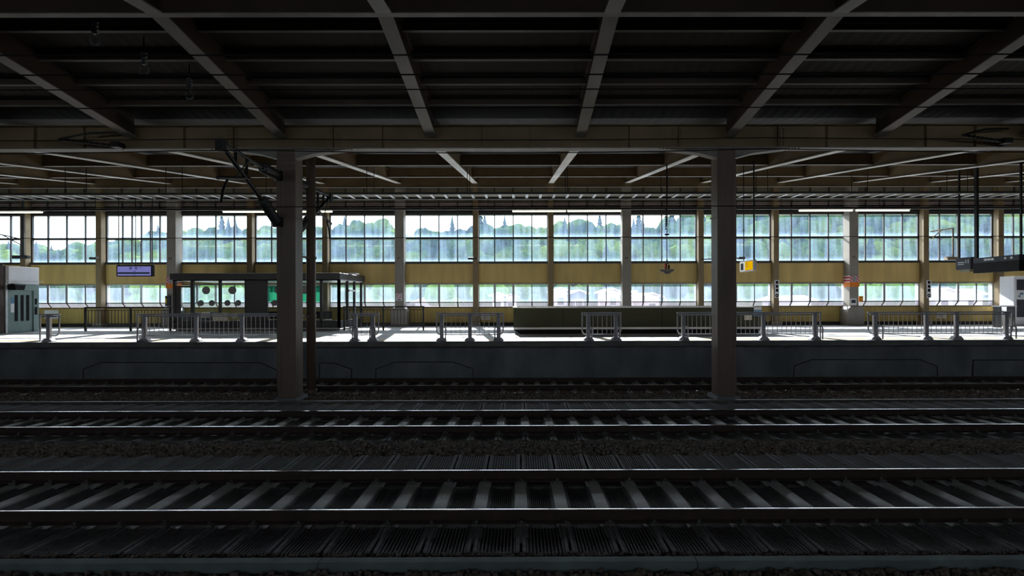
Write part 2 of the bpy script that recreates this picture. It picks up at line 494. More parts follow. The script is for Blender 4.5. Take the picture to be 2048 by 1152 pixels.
# window wall
def zwall(y_px, d=WALL): return EYE + (597 - y_px) * d / 960
Z_LOW, Z_VENT, Z_SP0, Z_SP1, Z_TR, Z_UP, Z_HD = 1.16, 1.43, 2.50, 3.83, 5.28, 6.68, 6.90
wl = MB().box(XL, XR, 29.0, 29.3, 0, Z_LOW)
struct(wl.build('wall_back', M['olive_wall']), 'yellow ribbed wall below the lower windows')
struct(box(XL, XR, 28.93, 29.0, 0, 0.2).build('baseboard_back', M['dark_base']), 'dark base strip along the yellow wall')
struct(box(XL, XR, 28.965, 29.3, Z_SP0, Z_SP1).build('wall_back_middle', M['yellow_rust']), 'yellow painted wall band between the two window rows')
struct(box(XL, XR, 28.94, 29.3, Z_UP, Z_HD).build('trim_2', M['frame_dark']), 'dark beam over the upper windows')
struct(box(XL, XR, 28.98, 29.3, 7.55, zb_far(29) + H).build('wall_back_top', M['cladding']), 'grey-green cladding above the louvres')
struct(box(XL, XR, 29.22, 29.3, Z_HD, 7.55).build('wall_back_vent', M['louver_back']), 'dark backing behind the louvres')
struct(box(XL, XR, 28.90, 28.96, Z_SP1 - .09, Z_SP1 + .05).build('trim_3', M['frame_dark']), 'dark sill under the upper windows')
struct(box(XL, XR, 28.92, 28.96, Z_SP0 - .02, Z_SP0 + .05).build('trim_4', M['frame_alu']), 'pale head rail over the lower windows')
struct(box(XL, XR, 28.95, 29.0, Z_LOW - .06, Z_LOW).build('trim_5', M['frame_dark']), 'dark sill under the lower windows')

wi = 0
lv_src = None
for k in range(-8, 9):
    xa, xb = XK[k], XK[k] + BAY
    if xb < XL or xa > XR:
        continue
    xa, xb = max(xa, XL), min(xb, XR)
    mull = [XK[k] + i * BAY / 4 for i in range(1, 4)]
    # upper window
    wi += 1
    w = bpy.data.objects.new('window_%d' % wi, None); COL.objects.link(w); w.location = (xa, 29.0, Z_SP1)
    struct(w, 'upper two-row window, bay %d from the lift end' % (k + 9))
    ox, oy, oz = w.location
    f = MB()
    f.box(0, xb - xa, 0.02, 0.12, Z_TR - .045 - oz, Z_TR + .045 - oz)
    xs = list(mull)
    if k == -5:   # this bay has closer-set bars
        xs = sorted(xs + [XK[k] + (i + .5) * BAY / 4 for i in range(1, 4)])
    for x in xs:
        f.box(x - .027 - ox, x + .027 - ox, 0.0, 0.10, 0, Z_UP - oz)
    f.box(0.0, 0.2, 0.0, 0.12, 0, Z_UP - oz)
    f.box(xb - xa - 0.2, xb - xa, 0.0, 0.12, 0, Z_UP - oz)
    f.build('window_frame', M['frame_dark'], w)
    g = MB()
    edges = [xa + .2] + mull + [xb - .2]
    for a, b in zip(edges[:-1], edges[1:]):
        for z0, z1 in ((Z_SP1, Z_TR - .045), (Z_TR + .045, Z_UP)):
            g.quad_uv([(a - ox, .06, z0 - oz), (b - ox, .06, z0 - oz), (b - ox, .06, z1 - oz), (a - ox, .06, z1 - oz)])
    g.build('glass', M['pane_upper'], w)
    # lower window
    wi += 1
    w = bpy.data.objects.new('window_%d' % wi, None); COL.objects.link(w); w.location = (xa, 29.0, Z_LOW)
    struct(w, 'lower window with sloping vent panes, bay %d from the lift end' % (k + 9))
    ox, oy, oz = w.location
    f = MB(); f2 = MB()
    f2.box(0, xb - xa, 0.0, 0.06, Z_VENT - .02 - oz, Z_VENT + .02 - oz)
    for i, x in enumerate(mull):
        (f if i < 2 else f2).box(x - (.06 if i < 2 else .02) - ox, x + (.06 if i < 2 else .02) - ox, 0.0, 0.08, Z_VENT - oz, Z_SP0 - oz)
        f2.bar((x - ox, 0.0, Z_VENT - oz), (x - ox, .22, 0.005), 0.07, 0.03)
    f.box(0.0, 0.18, 0.0, 0.25, 0, Z_SP0 - oz); f.box(xb - xa - .18, xb - xa, 0.0, 0.25, 0, Z_SP0 - oz)
    f.build('window_post', M['frame_alu'], w)
    f2.build('window_frame', M['frame_dark'], w)
    g = MB(); v = MB()
    edges = [xa + .18] + mull + [xb - .18]
    for a, b in zip(edges[:-1], edges[1:]):
        g.quad_uv([(a - ox, .04, Z_VENT - oz), (b - ox, .04, Z_VENT - oz), (b - ox, .04, Z_SP0 - oz), (a - ox, .04, Z_SP0 - oz)])
        v.quad_uv([(a - ox, .22, 0.0), (b - ox, .22, 0.0), (b - ox, .0, Z_VENT - oz), (a - ox, .0, Z_VENT - oz)])
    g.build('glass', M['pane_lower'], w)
    v.build('vent_pane', M['vent_pane'], w)
    # louvre above
    r = thing('ventilation_louver', '%s ventilation louvre over the upper windows, counted from the lift end' % ORD[k + 8], 'louvre', (xa, 29.0, Z_HD), 'ventilation louvres over the windows')
    s = MB()
    for q in range(6):
        z = 0.06 + q * 0.098
        s.add([(0.0, .0, z + .05), (xb - xa, .0, z + .05), (xb - xa, .1, z), (0.0, .1, z), (0, .0, z + .065), (xb - xa, .0, z + .065), (xb - xa, .1, z + .015), (0, .1, z + .015)],
              [(0, 1, 2, 3), (7, 6, 5, 4), (0, 4, 5, 1), (1, 5, 6, 2), (2, 6, 7, 3), (3, 7, 4, 0)])
    s.build('slat_panel', M['louver'], r)
    for x in mull + [xa + .02]:
        box(x - xa - .03, x - xa + .03, -.05, .2, 0, .65).build('louver_post', M['frame_dark'], r)
# battens on the cladding
for k in range(-7, 8):
    b = MB()
    for i in range(4):
        x = XK[k] + i * BAY / 4
        if XL < x < XR:
            b.box(x - .05, x + .05, 28.93, 28.98, 7.6, zb_far(29) + .2)
    if b.v:
        struct(b.build('trim_%d' % (k + 20), M['purlin_brown']))

# ------------------------------------------------------------------ pilasters
WIDE = {-4, -1, 2, 5}
narrow_no = wide_no = 0
PIL_FRONT = {}
near_of = {-7: 'beside the lift', -5: 'behind the black railing by the lift', -3: 'behind the waiting room', -2: 'beside the waiting room roof corner',
           0: 'behind the three-post fence', 1: 'behind the green stair parapet', 3: 'half hidden by the steel column', 4: 'with a vertical white sign beside the yellow sign',
           6: 'with a vertical white sign near the departure board', 7: 'behind the departure board', -6: 'with a bracket speaker above the lift'}
for k in range(-7, 8):
    X = XK[k]
    wide = k in WIDE
    wd, front = (0.53, 28.4) if wide else (0.32, 28.62)
    PIL_FRONT[k] = front
    zt = zb_far(front) - .005
    if wide:
        wide_no += 1
        lab = '%s wide cream wall pilaster from the lift' % ORD[wide_no - 1]
    else:
        narrow_no += 1
        lab = 'narrow beige wall pilaster, %s from the lift end' % ORD[narrow_no - 1] if k not in near_of else 'narrow beige wall pilaster ' + near_of[k]
    p = thing('pilaster', lab, 'pillar', (X, front, 0))
    d = 28.96 - front
    box(-wd / 2, wd / 2, 0, d, 0, zt).build('shaft', M['cream_steel' if wide else 'beige_steel'], p, bevel=0.015)
    if wide:
        pl = MB().prism([(-.49, 0), (.49, 0), (.49, .95), (.33, 1.12), (-.33, 1.12), (-.49, .95)], 'y', -0.18, d)
        pl.build('plinth', M['cream_steel'], p, bevel=0.02)
    else:
        box(-wd / 2 - .12, wd / 2 + .12, -.1, d, 0, .22).build('plinth', M['cream_steel'], p)

# ------------------------------------------------------------------ roof steel
def ibeam(y0, z0, y1, z1, h=0.55, w=0.31):
    m_web, m_fl = MB(), MB()
    m_fl.add([(-w / 2, y0, z0), (w / 2, y0, z0), (w / 2, y1, z1), (-w / 2, y1, z1), (-w / 2, y0, z0 + .03), (w / 2, y0, z0 + .03), (w / 2, y1, z1 + .03), (-w / 2, y1, z1 + .03)],
             [(0, 3, 2, 1), (4, 5, 6, 7), (0, 1, 5, 4), (1, 2, 6, 5), (2, 3, 7, 6), (3, 0, 4, 7)])
    t = 0.09
    m_web.add([(-t, y0, z0 + .03), (t, y0, z0 + .03), (t, y1, z1 + .03), (-t, y1, z1 + .03), (-t, y0, z0 + h), (t, y0, z0 + h), (t, y1, z1 + h), (-t, y1, z1 + h)],
              [(0, 3, 2, 1), (4, 5, 6, 7), (0, 1, 5, 4), (1, 2, 6, 5), (2, 3, 7, 6), (3, 0, 4, 7)])
    a, b, e, g = y0, y1, z0 + h, z1 + h
    m_web.add([(-w / 2, a, e), (w / 2, a, e), (w / 2, b, g), (-w / 2, b, g), (-w / 2, a, e + .03), (w / 2, a, e + .03), (w / 2, b, g + .03), (-w / 2, b, g + .03)],
              [(0, 3, 2, 1), (4, 5, 6, 7), (0, 1, 5, 4), (1, 2, 6, 5), (2, 3, 7, 6), (3, 0, 4, 7)])
    return m_web, m_fl

nb = 0
for k in range(-5, 7):
    X = XK[k]
    if k in range(-4, 6):
        nb += 1
        r = thing('roof_beam', 'pale-bottomed roof beam sloping over the tracks, %s from the lift side' % ORD[nb - 1], 'beam', (X, 0, 0), 'roof beams over the tracks')
        a, b = ibeam(9.5, 7.26, 14.42, zb_near(14.42))
        a2, b2 = ibeam(4.6, zb_near(4.6), 9.5, 7.26)
        a.add(a2.v, a2.f); b.add(b2.v, b2.f)
        a.build('web', M['purlin_brown'], r); b.build('bottom_flange', M['flange_shaded'], r)
fb = 0
for k in range(-7, 8):
    X = XK[k]
    fb += 1
    r = thing('roof_beam', 'pale-bottomed roof beam rising over the far platform, %s from the lift side' % ORD[fb - 1], 'beam', (X, 0, 0), 'roof beams over the far platform')
    a, b = ibeam(14.73, zb_far(14.73), 28.95, zb_far(28.95))
    a.build('web', M['far_brown'], r); b.build('bottom_flange', M['flange_lit'], r)

# purlins over the tracks: hidden between beams, their lower flange is a thin bar
PUR = [(10.60, .45), (11.58, .45), (12.56, .45), (13.52, .45)]
names = ['first', 'second', 'third', 'fourth']
for i, (y, o) in enumerate(PUR):
    z = zb_near(y) + o
    r = thing('roof_purlin', '%s thin roof purlin over the tracks behind the ridge beam' % names[i], 'purlin', (0, y, z))
    box(XL, XR, -.045, .045, 0, .015).build('bottom_flange', M['purlin_flange'], r)
    box(XL, XR, -.012, .012, .015, .16).build('web', M['purlin_brown'], r)
r = thing('ridge_beam', 'thicker ridge beam running along the roof over the tracks', 'beam', (0, 9.5, 7.25))
box(XL, XR, -.07, .07, 0, .02).build('bottom_flange', M['flange_shaded'], r)
box(XL, XR, -.05, .05, .02, .6).build('web', M['purlin_brown'], r)
for y, nm in ((20.7, 'nearer'), (25.6, 'farther')):
    z = zb_far(y) + .10
    r = thing('roof_purlin', 'deep brown purlin under the far roof, %s of the two' % nm, 'purlin', (0, y, z))
    box(XL, XR, -.05, .05, 0, .02).build('bottom_flange', M['flange_shaded'], r)
    box(XL, XR, -.02, .02, .02, .5).build('web', M['far_brown'], r)
r = thing('wall_top_beam', 'brown eaves beam along the top of the window wall', 'beam', (0, 28.25, 8.18))
box(XL, XR, -.06, .06, 0, .02).build('bottom_flange', M['flange_shaded'], r)
box(XL, XR, -.02, .02, .02, .75).build('web', M['far_brown'], r)

# main girder on the columns
g = thing('roof_girder', 'long brown roof girder carried by the two track columns', 'girder', (0, 14.575, 6.155))
box(XL, XR, -.02, .02, .03, .70).build('web', M['girder_steel'], g)
box(XL, XR, -.155, .155, 0, .03).build('bottom_flange', M['flange_shaded'], g)
box(XL, XR, -.155, .155, .69, .72).build('top_flange', M['girder_steel'], g)
for k in range(-7, 8):
    for dx in (-1.5, 1.5):
        box(XK[k] + dx - .01, XK[k] + dx + .01, -.10, .10, .03, .69).build('stiffener', M['girder_steel'], g)
for k in (-4, -1, 2, 5):
    for dx in (-1.55, 1.55):
        bolts = MB()
        for c in range(4):
            for q in range(8):
                x, z = XK[k] + dx + (c - 1.5) * .09, .08 + q * .075
                bolts.box(x - .018, x + .018, -.045, -.02, z - .018, z + .018)
        for c in range(12):
            x = XK[k] + dx + (c - 5.5) * .1
            bolts.box(x - .02, x + .02, -.13, -.09, -.025, 0)
        bolts.build('bolt_pattern', M['girder_steel'], g)['kind'] = 'stuff'

# ------------------------------------------------------------------ columns
def column(X, label):
    c = thing('steel_column', label, 'column', (X, 14.5, GZ))
    h = 6.155 - GZ
    w, d = 0.53, 0.52
    box(-w / 2, w / 2, 0, d, 0, h + .1).build('shaft', M['column_steel'], c, bevel=0.02)
    t = MB()
    t.box(-w / 2 - .02, -w / 2 + .10, -.012, .0, .3, h - .3).box(w / 2 - .10, w / 2 + .02, -.012, 0, .3, h - .3)
    t.build('corner_strip', M['column_steel'], c)
    MB().prism([(-w / 2 - .14, 0), (w / 2 + .14, 0), (w / 2 + .06, .17), (-w / 2 - .06, .17)], 'y', -.12, d + .12).build('footing', M['concrete'], c)
    hm = MB()
    for s in (-1, 1):
        hm.prism([(s * w / 2, h - .28), (s * (w / 2 + .55), h - .13), (s * (w / 2 + 1.6), h - .002), (s * w / 2, h - .002)], 'y', .0, .26)
    hm.build('haunch', M['flange_shaded'], c)
    # small bracket plates
    bp = MB()
    for z in (2.6, 5.6):
        bp.box(-w / 2 - .03, w / 2 + .03, -.02, d + .02, z, z + .05)
    bp.build('band', M['column_steel'], c)
    return c
column(-7.06, 'brown steel column between the tracks with a drain pipe beside it')
column(6.24, 'brown steel column between the tracks without a pipe')
dp = thing('drain_pipe', 'brown vertical drain pipe beside the steel column', 'pipe', (-6.86, 15.75, GZ))
MB().tube([(0, 0, 0), (0, 0, 7.9)], .145, 14).build('pipe', M['column_steel'], dp, smooth=True)
for z in (2.55, 4.45):
    b = MB()
    b.tube([(0, 0, z), (0, 0, z + .07)], .17, 14)
    b.bar((0, -.12, z + .035), (-.2, -.72, z + .035), .05, .05)
    b.build('pipe_clamp', M['column_steel'], dp)
MB().tube([(0, 0, 0), (0, 0, .18)], .19, 14).build('pipe_socket', M['column_steel'], dp)

# ------------------------------------------------------------------ tracks
ZS, ZR = -1.43, -1.25          # sleeper top, rail top
def rail_profile():
    w, f, hh, hw = .0085, .0635, .174, .0325
    return [(-f, 0), (f, 0), (f, .012), (w, .03), (w, hh - .045), (hw, hh - .035), (hw, hh - .006), (hw - .008, hh), (-hw + .008, hh), (-hw, hh - .006), (-hw, hh - .035), (-w, hh - .045), (-w, .03), (-f, .012)]
TRACKS = {'front': (7.335, 0.0), 'middle': (11.68, 0.106), 'platform': (16.78, 0.0)}
for tn, (c, x0) in TRACKS.items():
    for s in (-1, 1):
        y = c + s * .7525
        r = thing('rail', '%s rail of the %s track%s' % ('camera-side' if s < 0 else 'window-side', tn, ', top polished bright' if tn != 'platform' else ' under the platform face'), 'rail', (0, y, ZS + .004))
        MB().prism(rail_profile(), 'x', XL, XR).build('rail_body', M['rail_rust'], r)
        rs = MB()
        arc = [(-.026 + .052 * q / 10, .1765 - .0024 * (2 * q / 10 - 1) ** 2) for q in range(11)]
        rs.prism(arc + [(.026, .172), (-.026, .172)], 'x', XL, XR)
        rs.build('running_surface', M['rail_polished' if tn != 'platform' else 'clip'], r)

def make_sleeper(label, group):
    s = thing('sleeper', label, 'sleeper', (0, 0, ZS), group)
    b = MB()
    b.add([(-.125, -1.2, -.2), (.125, -1.2, -.2), (.125, 1.2, -.2), (-.125, 1.2, -.2), (-.093, -1.17, 0), (.093, -1.17, 0), (.093, 1.17, 0), (-.093, 1.17, 0)],
          [(0, 3, 2, 1), (4, 5, 6, 7), (0, 1, 5, 4), (1, 2, 6, 5), (2, 3, 7, 6), (3, 0, 4, 7)])
    b.build('concrete_block', M['sleeper'], s)
    for y in (-.7525, .7525):
        for sd in (-1, 1):
            cl = MB()
            cl.box(-.06, .06, y + sd * .07, y + sd * .15, 0, .045).tube([(0, y + sd * .11, .04), (0, y + sd * .11, .085)], .022, 8)
            cl.build('rail_clip', M['clip'], s)
    return s
SL_N = {'front': 22, 'middle': 28, 'platform': 33}
SL_LAB = {'front': 'concrete sleeper of the front track between ribbed mats', 'middle': 'concrete sleeper of the middle track between ribbed mats',
          'platform': 'concrete sleeper of the track along the platform, end peeping out of ballast'}
for tn, (c, x0) in TRACKS.items():
    src = make_sleeper(SL_LAB[tn], 'sleepers of the %s track' % tn)
    src.location = (x0, c, ZS)
    for i in range(-SL_N[tn], SL_N[tn] + 1):
        if i:
            dup(src, (x0 + .6 * i, c, ZS))

def make_mat(y0, y1, z0, z1, label, group, lift=.05, nr=11):
    """Ribbed ballast mat hung between two sleepers; local x = -.28...28."""
    r = thing('ballast_mat', label, 'mat', (0, 0, 0), group)
    hw = .282
    NX, NY = 12, 8
    def prof(u):            # u -1..1, edges rest on the sleepers and the middle sags
        return -lift + lift * min(1.0, abs(u) ** 2.2 * 1.15)
    def pt(u, v):
        return (u * hw, y0 + (y1 - y0) * v, z0 + (z1 - z0) * v + prof(u))
    m = MB()
    vs = [pt(-1 + 2 * i / NX, j / NY) for j in range(NY + 1) for i in range(NX + 1)]
    m.add(vs, [(j * (NX + 1) + i, j * (NX + 1) + i + 1, (j + 1) * (NX + 1) + i + 1, (j + 1) * (NX + 1) + i) for j in range(NY) for i in range(NX)])
    m.add([(p[0], p[1], p[2] - .02) for p in vs], [(j * (NX + 1) + i, (j + 1) * (NX + 1) + i, (j + 1) * (NX + 1) + i + 1, j * (NX + 1) + i + 1) for j in range(NY) for i in range(NX)])
    for q in range(18):     # cross bars
        v = (q + .5) / 18
        for i in range(6):
            u0, u1 = -.8 + 1.6 * i / 6, -.8 + 1.6 * (i + 1) / 6
            a, b = pt(u0, v), pt(u1, v)
            m.add([(a[0], a[1] - .006, a[2] + .007), (b[0], b[1] - .006, b[2] + .007), (b[0], b[1] + .006, b[2] + .007), (a[0], a[1] + .006, a[2] + .007)], [(0, 1, 2, 3)])
    m.build('mat_sheet', M['rubber_mat'], r)
    e = MB()
    for i in range(nr):
        u = -.78 + 1.56 * i / (nr - 1)
        a, b = pt(u, 0), pt(u, 1)
        e.box(0, 0, 0, 0, 0, 0)
        e.v[-8:] = [(a[0] - .008, a[1], a[2]), (a[0] + .008, a[1], a[2]), (b[0] + .008, b[1], b[2]), (b[0] - .008, b[1], b[2]),
                    (a[0] - .008, a[1], a[2] + .018), (a[0] + .008, a[1], a[2] + .018), (b[0] + .008, b[1], b[2] + .018), (b[0] - .008, b[1], b[2] + .018)]
    e.build('mat_rib', M['mat_edge'], r)
    for s in (-1, 1):
        g = MB()
        a, b, c2, d = pt(s * .84, 0), pt(s * 1.0, 0), pt(s * 1.0, 1), pt(s * .84, 1)
        g.add([a, b, c2, d] + [(p[0], p[1], p[2] + .022) for p in (a, b, c2, d)], [(0, 3, 2, 1), (4, 5, 6, 7), (0, 1, 5, 4), (1, 2, 6, 5), (2, 3, 7, 6), (3, 0, 4, 7)])
        g.build('mat_border', M['mat_edge'], r)
    return r
ZM = ZS + .012
MATS = [
    ('front', 5.78, 6.46, ZM, ZM - .01, 'ribbed dark ballast mat in front of the front rail', 22),
    ('front', 6.78, 7.90, ZM - .06, ZM - .06, 'ribbed dark ballast mat between the two rails of the front track', 22),
    ('front', 8.20, 9.28, ZM, ZM + .02, 'ribbed dark ballast mat behind the second rail of the front track', 22),
    ('middle', 10.32, 10.82, ZM, ZM, 'ribbed dark ballast mat in front of the middle track', 27),
    ('middle', 11.13, 12.24, ZM - .05, ZM - .05, 'ribbed dark ballast mat between the rails of the middle track', 27),
    ('middle', 12.55, 13.95, ZM, ZM + .01, 'ribbed dark ballast mat behind the middle track', 27),
]
for tn, ya, yb, z0, z1, lab, nn in MATS:
    x0 = TRACKS[tn][1]
    inner = 'between' in lab
    src = make_mat(ya, yb, z0, z1, lab, lab.replace('mat ', 'mats ', 1), lift=.02 if inner else .032)
    if inner:
        for ch in src.children:
            ch.scale = (0.70, 1, 1)
    for q, i in enumerate(range(-nn, nn)):
        loc = (x0 + .6 * (i + .5), 0, 0)
        if q == 0:
            src.location = loc
        else:
            dup(src, loc)

# ------------------------------------------------------------------ ballast stones
ICO_T = (1 + 5 ** .5) / 2
ICO_V = np.array([(-1, ICO_T, 0), (1, ICO_T, 0), (-1, -ICO_T, 0), (1, -ICO_T, 0), (0, -1, ICO_T), (0, 1, ICO_T), (0, -1, -ICO_T), (0, 1, -ICO_T), (ICO_T, 0, -1), (ICO_T, 0, 1), (-ICO_T, 0, -1), (-ICO_T, 0, 1)]) / math.hypot(1, ICO_T)
ICO_F = np.array([(0, 11, 5), (0, 5, 1), (0, 1, 7), (0, 7, 10), (0, 10, 11), (1, 5, 9), (5, 11, 4), (11, 10, 2), (10, 7, 6), (7, 1, 8), (3, 9, 4), (3, 4, 2), (3, 2, 6), (3, 6, 8), (3, 8, 9), (4, 9, 5), (2, 4, 11), (6, 2, 10), (8, 6, 7), (9, 8, 1)])
def ico2(levels):
    v, f = ICO_V.tolist(), ICO_F.tolist()
    for _ in range(levels):
        cache, nf = {}, []
        def mid(a, b):
            key = (min(a, b), max(a, b))
            if key not in cache:
                p = np.array(v[a]) + np.array(v[b]); p /= np.linalg.norm(p)
                v.append(p.tolist()); cache[key] = len(v) - 1
            return cache[key]
        for a, b, c in f:
            ab, bc, ca = mid(a, b), mid(b, c), mid(c, a)
            nf += [(a, ab, ca), (b, bc, ab), (c, ca, bc), (ab, bc, ca)]
        f = nf
    return np.array(v), np.array(f)

def tri_mesh(name, V, Fc, m, smooth=False):
    me = bpy.data.meshes.new(name)
    nv, nf = len(V), len(Fc)
    me.vertices.add(nv); me.vertices.foreach_set('co', V.astype(np.float32).ravel())
    me.loops.add(nf * 3); me.loops.foreach_set('vertex_index', Fc.astype(np.int32).ravel())
    me.polygons.add(nf)
    me.polygons.foreach_set('loop_start', np.arange(0, nf * 3, 3, dtype=np.int32))
    me.polygons.foreach_set('loop_total', np.full(nf, 3, dtype=np.int32))
    if smooth:
        me.polygons.foreach_set('use_smooth', np.ones(nf, dtype=bool))
    me.update(calc_edges=True)
    me.materials.append(m)
    o = bpy.data.objects.new(name, me)
    COL.objects.link(o)
    return o

def rand_rot(n):
    q = rng.normal(size=(n, 4)); q /= np.linalg.norm(q, axis=1, keepdims=True)
    w, x, y, z = q.T
    return np.stack([np.stack([1 - 2 * (y * y + z * z), 2 * (x * y - z * w), 2 * (x * z + y * w)], -1),
                     np.stack([2 * (x * y + z * w), 1 - 2 * (x * x + z * z), 2 * (y * z - x * w)], -1),
                     np.stack([2 * (x * z - y * w), 2 * (y * z + x * w), 1 - 2 * (x * x + y * y)], -1)], 1)

def scatter(pos, size, base_v, base_f, jitter=.25, squash=None):
    n_, m_ = len(pos), len(base_v)
    sc = size[:, None] * (1 + jitter * rng.normal(size=(n_, 3)).clip(-1.5, 1.5))
    v = base_v[None] * (1 + jitter * .6 * rng.uniform(-1, 1, size=(n_, m_, 1)))
    v = v * sc[:, None, :]
    if squash is None:
        v = np.einsum('nij,nmj->nmi', rand_rot(n_), v)
    v = v + pos[:, None, :]
    f = base_f[None] + (np.arange(n_) * m_)[:, None, None]
    return v.reshape(-1, 3), f.reshape(-1, 3)

def ballast(label, x_half, y0, y1, count, z, smin, smax, crown=0.0):
    y = rng.uniform(y0, y1, count)
    t = (y - y0) / (y1 - y0)
    pos = np.stack([rng.uniform(-x_half, x_half, count), y, z + crown * np.sin(PI * t) + rng.uniform(-.02, .015, count)], 1)
    V, Fc = scatter(pos, rng.uniform(smin, smax, count), ICO_V, ICO_F, .22)
    o = tri_mesh('ballast', V, Fc, M['stone'])
    o['kind'] = 'stuff'
    tag(o, label, 'ballast')
ballast('coarse ballast stones in front of the low concrete kerb', 10.0, 4.75, 5.45, 6000, GZ + .03, .024, .045)
ballast('coarse ballast stones between the kerb and the front mats', 13.0, 5.60, 5.85, 4000, GZ + .035, .024, .042)
ballast('brownish ballast stones between the front and middle tracks', 17.0, 9.24, 10.34, 21500, GZ + .04, .022, .042, .05)
ballast('grey ballast stones between the middle track and the platform track', 19.5, 13.9, 16.0, 26000, GZ + .05, .022, .042)

# low kerbs (cable trough edges), in lengths with joints
kx = [-14.0, (647 - 1041) / 960 * 5.66, (1385 - 1041) / 960 * 5.66, 14.0]
for i in range(3):
    r = tag(box(0, kx[i + 1] - kx[i] - .006, 0, .12, 0, .17).build('concrete_kerb', M['kerb'], None, (kx[i], 5.50, GZ - .05), bevel=.01),
            ['low grey-green concrete kerb in front of the front track, lift-end length', 'low grey-green concrete kerb in front of the front track, middle length',
             'low grey-green concrete kerb in front of the front track, departure-board-end length'][i], 'kerb', 'kerb lengths in front of the front track')
tag(box(XL + .2, XR - .2, 0, .09, 0, .13).build('cable_trough', M['clip'], None, (0, 14.16, GZ), bevel=.008), 'long thin cable trough behind the middle track', 'trough')

# ------------------------------------------------------------------ platform face details
def face_panel(pts, label):
    ps = [at(x, y, 18.95) for x, y in pts]
    c = ps[0]
    m = MB().prism([(p.x - c.x, p.z - c.z) for p in ps], 'y', -.03, 0.0)
    o = m.build('concrete_panel', M['concrete'], None, (c.x, 18.95, c.z))
    tag(o, label, 'panel')
    ln = MB()
    P = [Vector((p.x - c.x, -.032, p.z - c.z)) for p in ps]
    for a, b in zip(P[:-1], P[1:]):
        ln.bar(a, b, .02, .035)
    ln.build('joint_line', M['dark_base'], o)
face_panel([(168, 758), (168, 738), (204, 725), (520, 725), (555, 740), (555, 758)], 'long angled concrete panel on the platform face beside the steel column')
face_panel([(640, 758), (640, 726), (668, 726), (703, 738), (703, 758)], 'small angled concrete panel on the platform face by the drain pipe')
face_panel([(752, 758), (752, 738), (790, 724), (906, 724), (946, 737), (946, 758)], 'angled concrete panel on the platform face below the three-post fence')
face_panel([(1586, 758), (1588, 732), (1622, 719), (1838, 719), (1873, 732), (1874, 758)], 'angled concrete panel on the platform face below the departure-board fence')
face_panel([(1944, 756), (1945, 720), (2080, 720), (2080, 756)], 'squared concrete panel at the end of the platform face')

struct(box(XL, XR, 19.0, 19.4, 0, .006).build('trim_40', M['tactile']), 'yellow tactile paving strip behind the fences')

# ------------------------------------------------------------------ grey platform fences
FY = 18.74
def make_fence(px0, px1, posts, label, ends=(1, 1), kick=()):
    x0, x1 = (px0 - 1041) * FY / 960, (px1 - 1041) * FY / 960
    c = (x0 + x1) / 2
    r = thing('platform_fence', label, 'fence', (c, FY, 0))
    HT, ZB = 1.09, .235
    a, b = x0 - c, x1 - c
    pxs = sorted((p - 1041) * FY / 960 - c for p in posts)
    MB().box(a, b, -.045, .045, HT - .05, HT).build('top_rail', M['fence'], r, bevel=.012)
    box(a + .1, b - .1, -.025, .025, HT - .13, HT - .075).build('upper_rail', M['fence'], r)
    box(pxs[0], pxs[-1], -.018, .018, ZB - .02, ZB + .02).build('lower_rail', M['fence'], r)
    for x in pxs:
        box(x - .075, x + .075, -.05, .05, 0.02, HT - .05).build('post', M['fence'], r, bevel=.015)
        MB().prism([(x - .21, 0), (x + .21, 0), (x + .20, .04), (x + .11, .13), (x - .11, .13), (x - .20, .04)], 'y', -.10, .10).build('base_shoe', M['fence'], r, bevel=.012)
    for e, s in ((a, 1), (b, -1)):
        if ends[0 if s > 0 else 1]:
            R = .16
            pts = [(e + s * .03, 0, HT - .05), (e + s * .03, 0, ZB + R)]
            for q in range(1, 7):
                t = q / 6 * PI / 2
                pts.append((e + s * (.03 + R * (1 - math.cos(t))), 0, ZB + R - R * math.sin(t)))
            pp = pxs[0] if s > 0 else pxs[-1]
            pts.append((pp, 0, ZB))
            MB().tube(pts, .028, 8).build('end_loop', M['fence'], r, smooth=True)
        else:
            MB().tube([(e + s * .03, 0, 0), (e + s * .03, 0, HT - .05)], .03, 8).build('end_post', M['fence'], r)
    allx = pxs
    for p, q in zip(allx[:-1], allx[1:]):
        nbal = max(1, round((q - p - .15) / .165) - 1)
        for i in range(1, nbal + 1):
            x = p + (q - p) * i / (nbal + 1)
            MB().tube([(x, 0, ZB), (x, 0, HT - .12)], .011, 6).build('baluster', M['fence'], r)
    for kx_, s in kick:            # low hoop beside a post
        x = (kx_ - 1041) * FY / 960 - c
        hp = MB()
        pts = [(x, -.12, .0), (x, -.12, .45)]
        for q in range(1, 7):
            t = q / 6 * PI
            pts.append((x + s * .10 * (1 - math.cos(t)), -.12, .45 + .10 * math.sin(t)))
        pts.append((x + s * .20, -.12, .02))
        hp.tube(pts, .026, 8)
        hp.build('low_hoop', M['fence'], r, smooth=True)
    return r
make_fence(81, 122, [100], 'single-post grey fence in front of the lift', ends=(0, 1))
make_fence(275, 602, [291, 393.5, 485, 584], 'long grey fence in front of the waiting room', ends=(0, 1), kick=[(281, 1)])
make_fence(699, 759, [711, 746], 'short two-post grey fence near the waiting room door', kick=[(707, 1), (742, 1)])
make_fence(872, 1008, [883.5, 940, 997], 'three-post grey fence before the yellow wall', kick=[(882, 1), (990, 1)])
make_fence(1163, 1243, [1177, 1232], 'two-post grey fence in front of the green stair parapet', kick=[(1173, 1), (1228, 1)])
make_fence(1354, 1643, [1367, 1447, 1527, 1630], 'long grey fence crossed by the steel column', ends=(1, 0), kick=[(1364, 1), (1632, 1)])
make_fence(1736, 2028, [1751, 1854, 1914.5, 2014], 'long grey fence under the hanging departure board', kick=[(1752, 1), (2018, 1)])

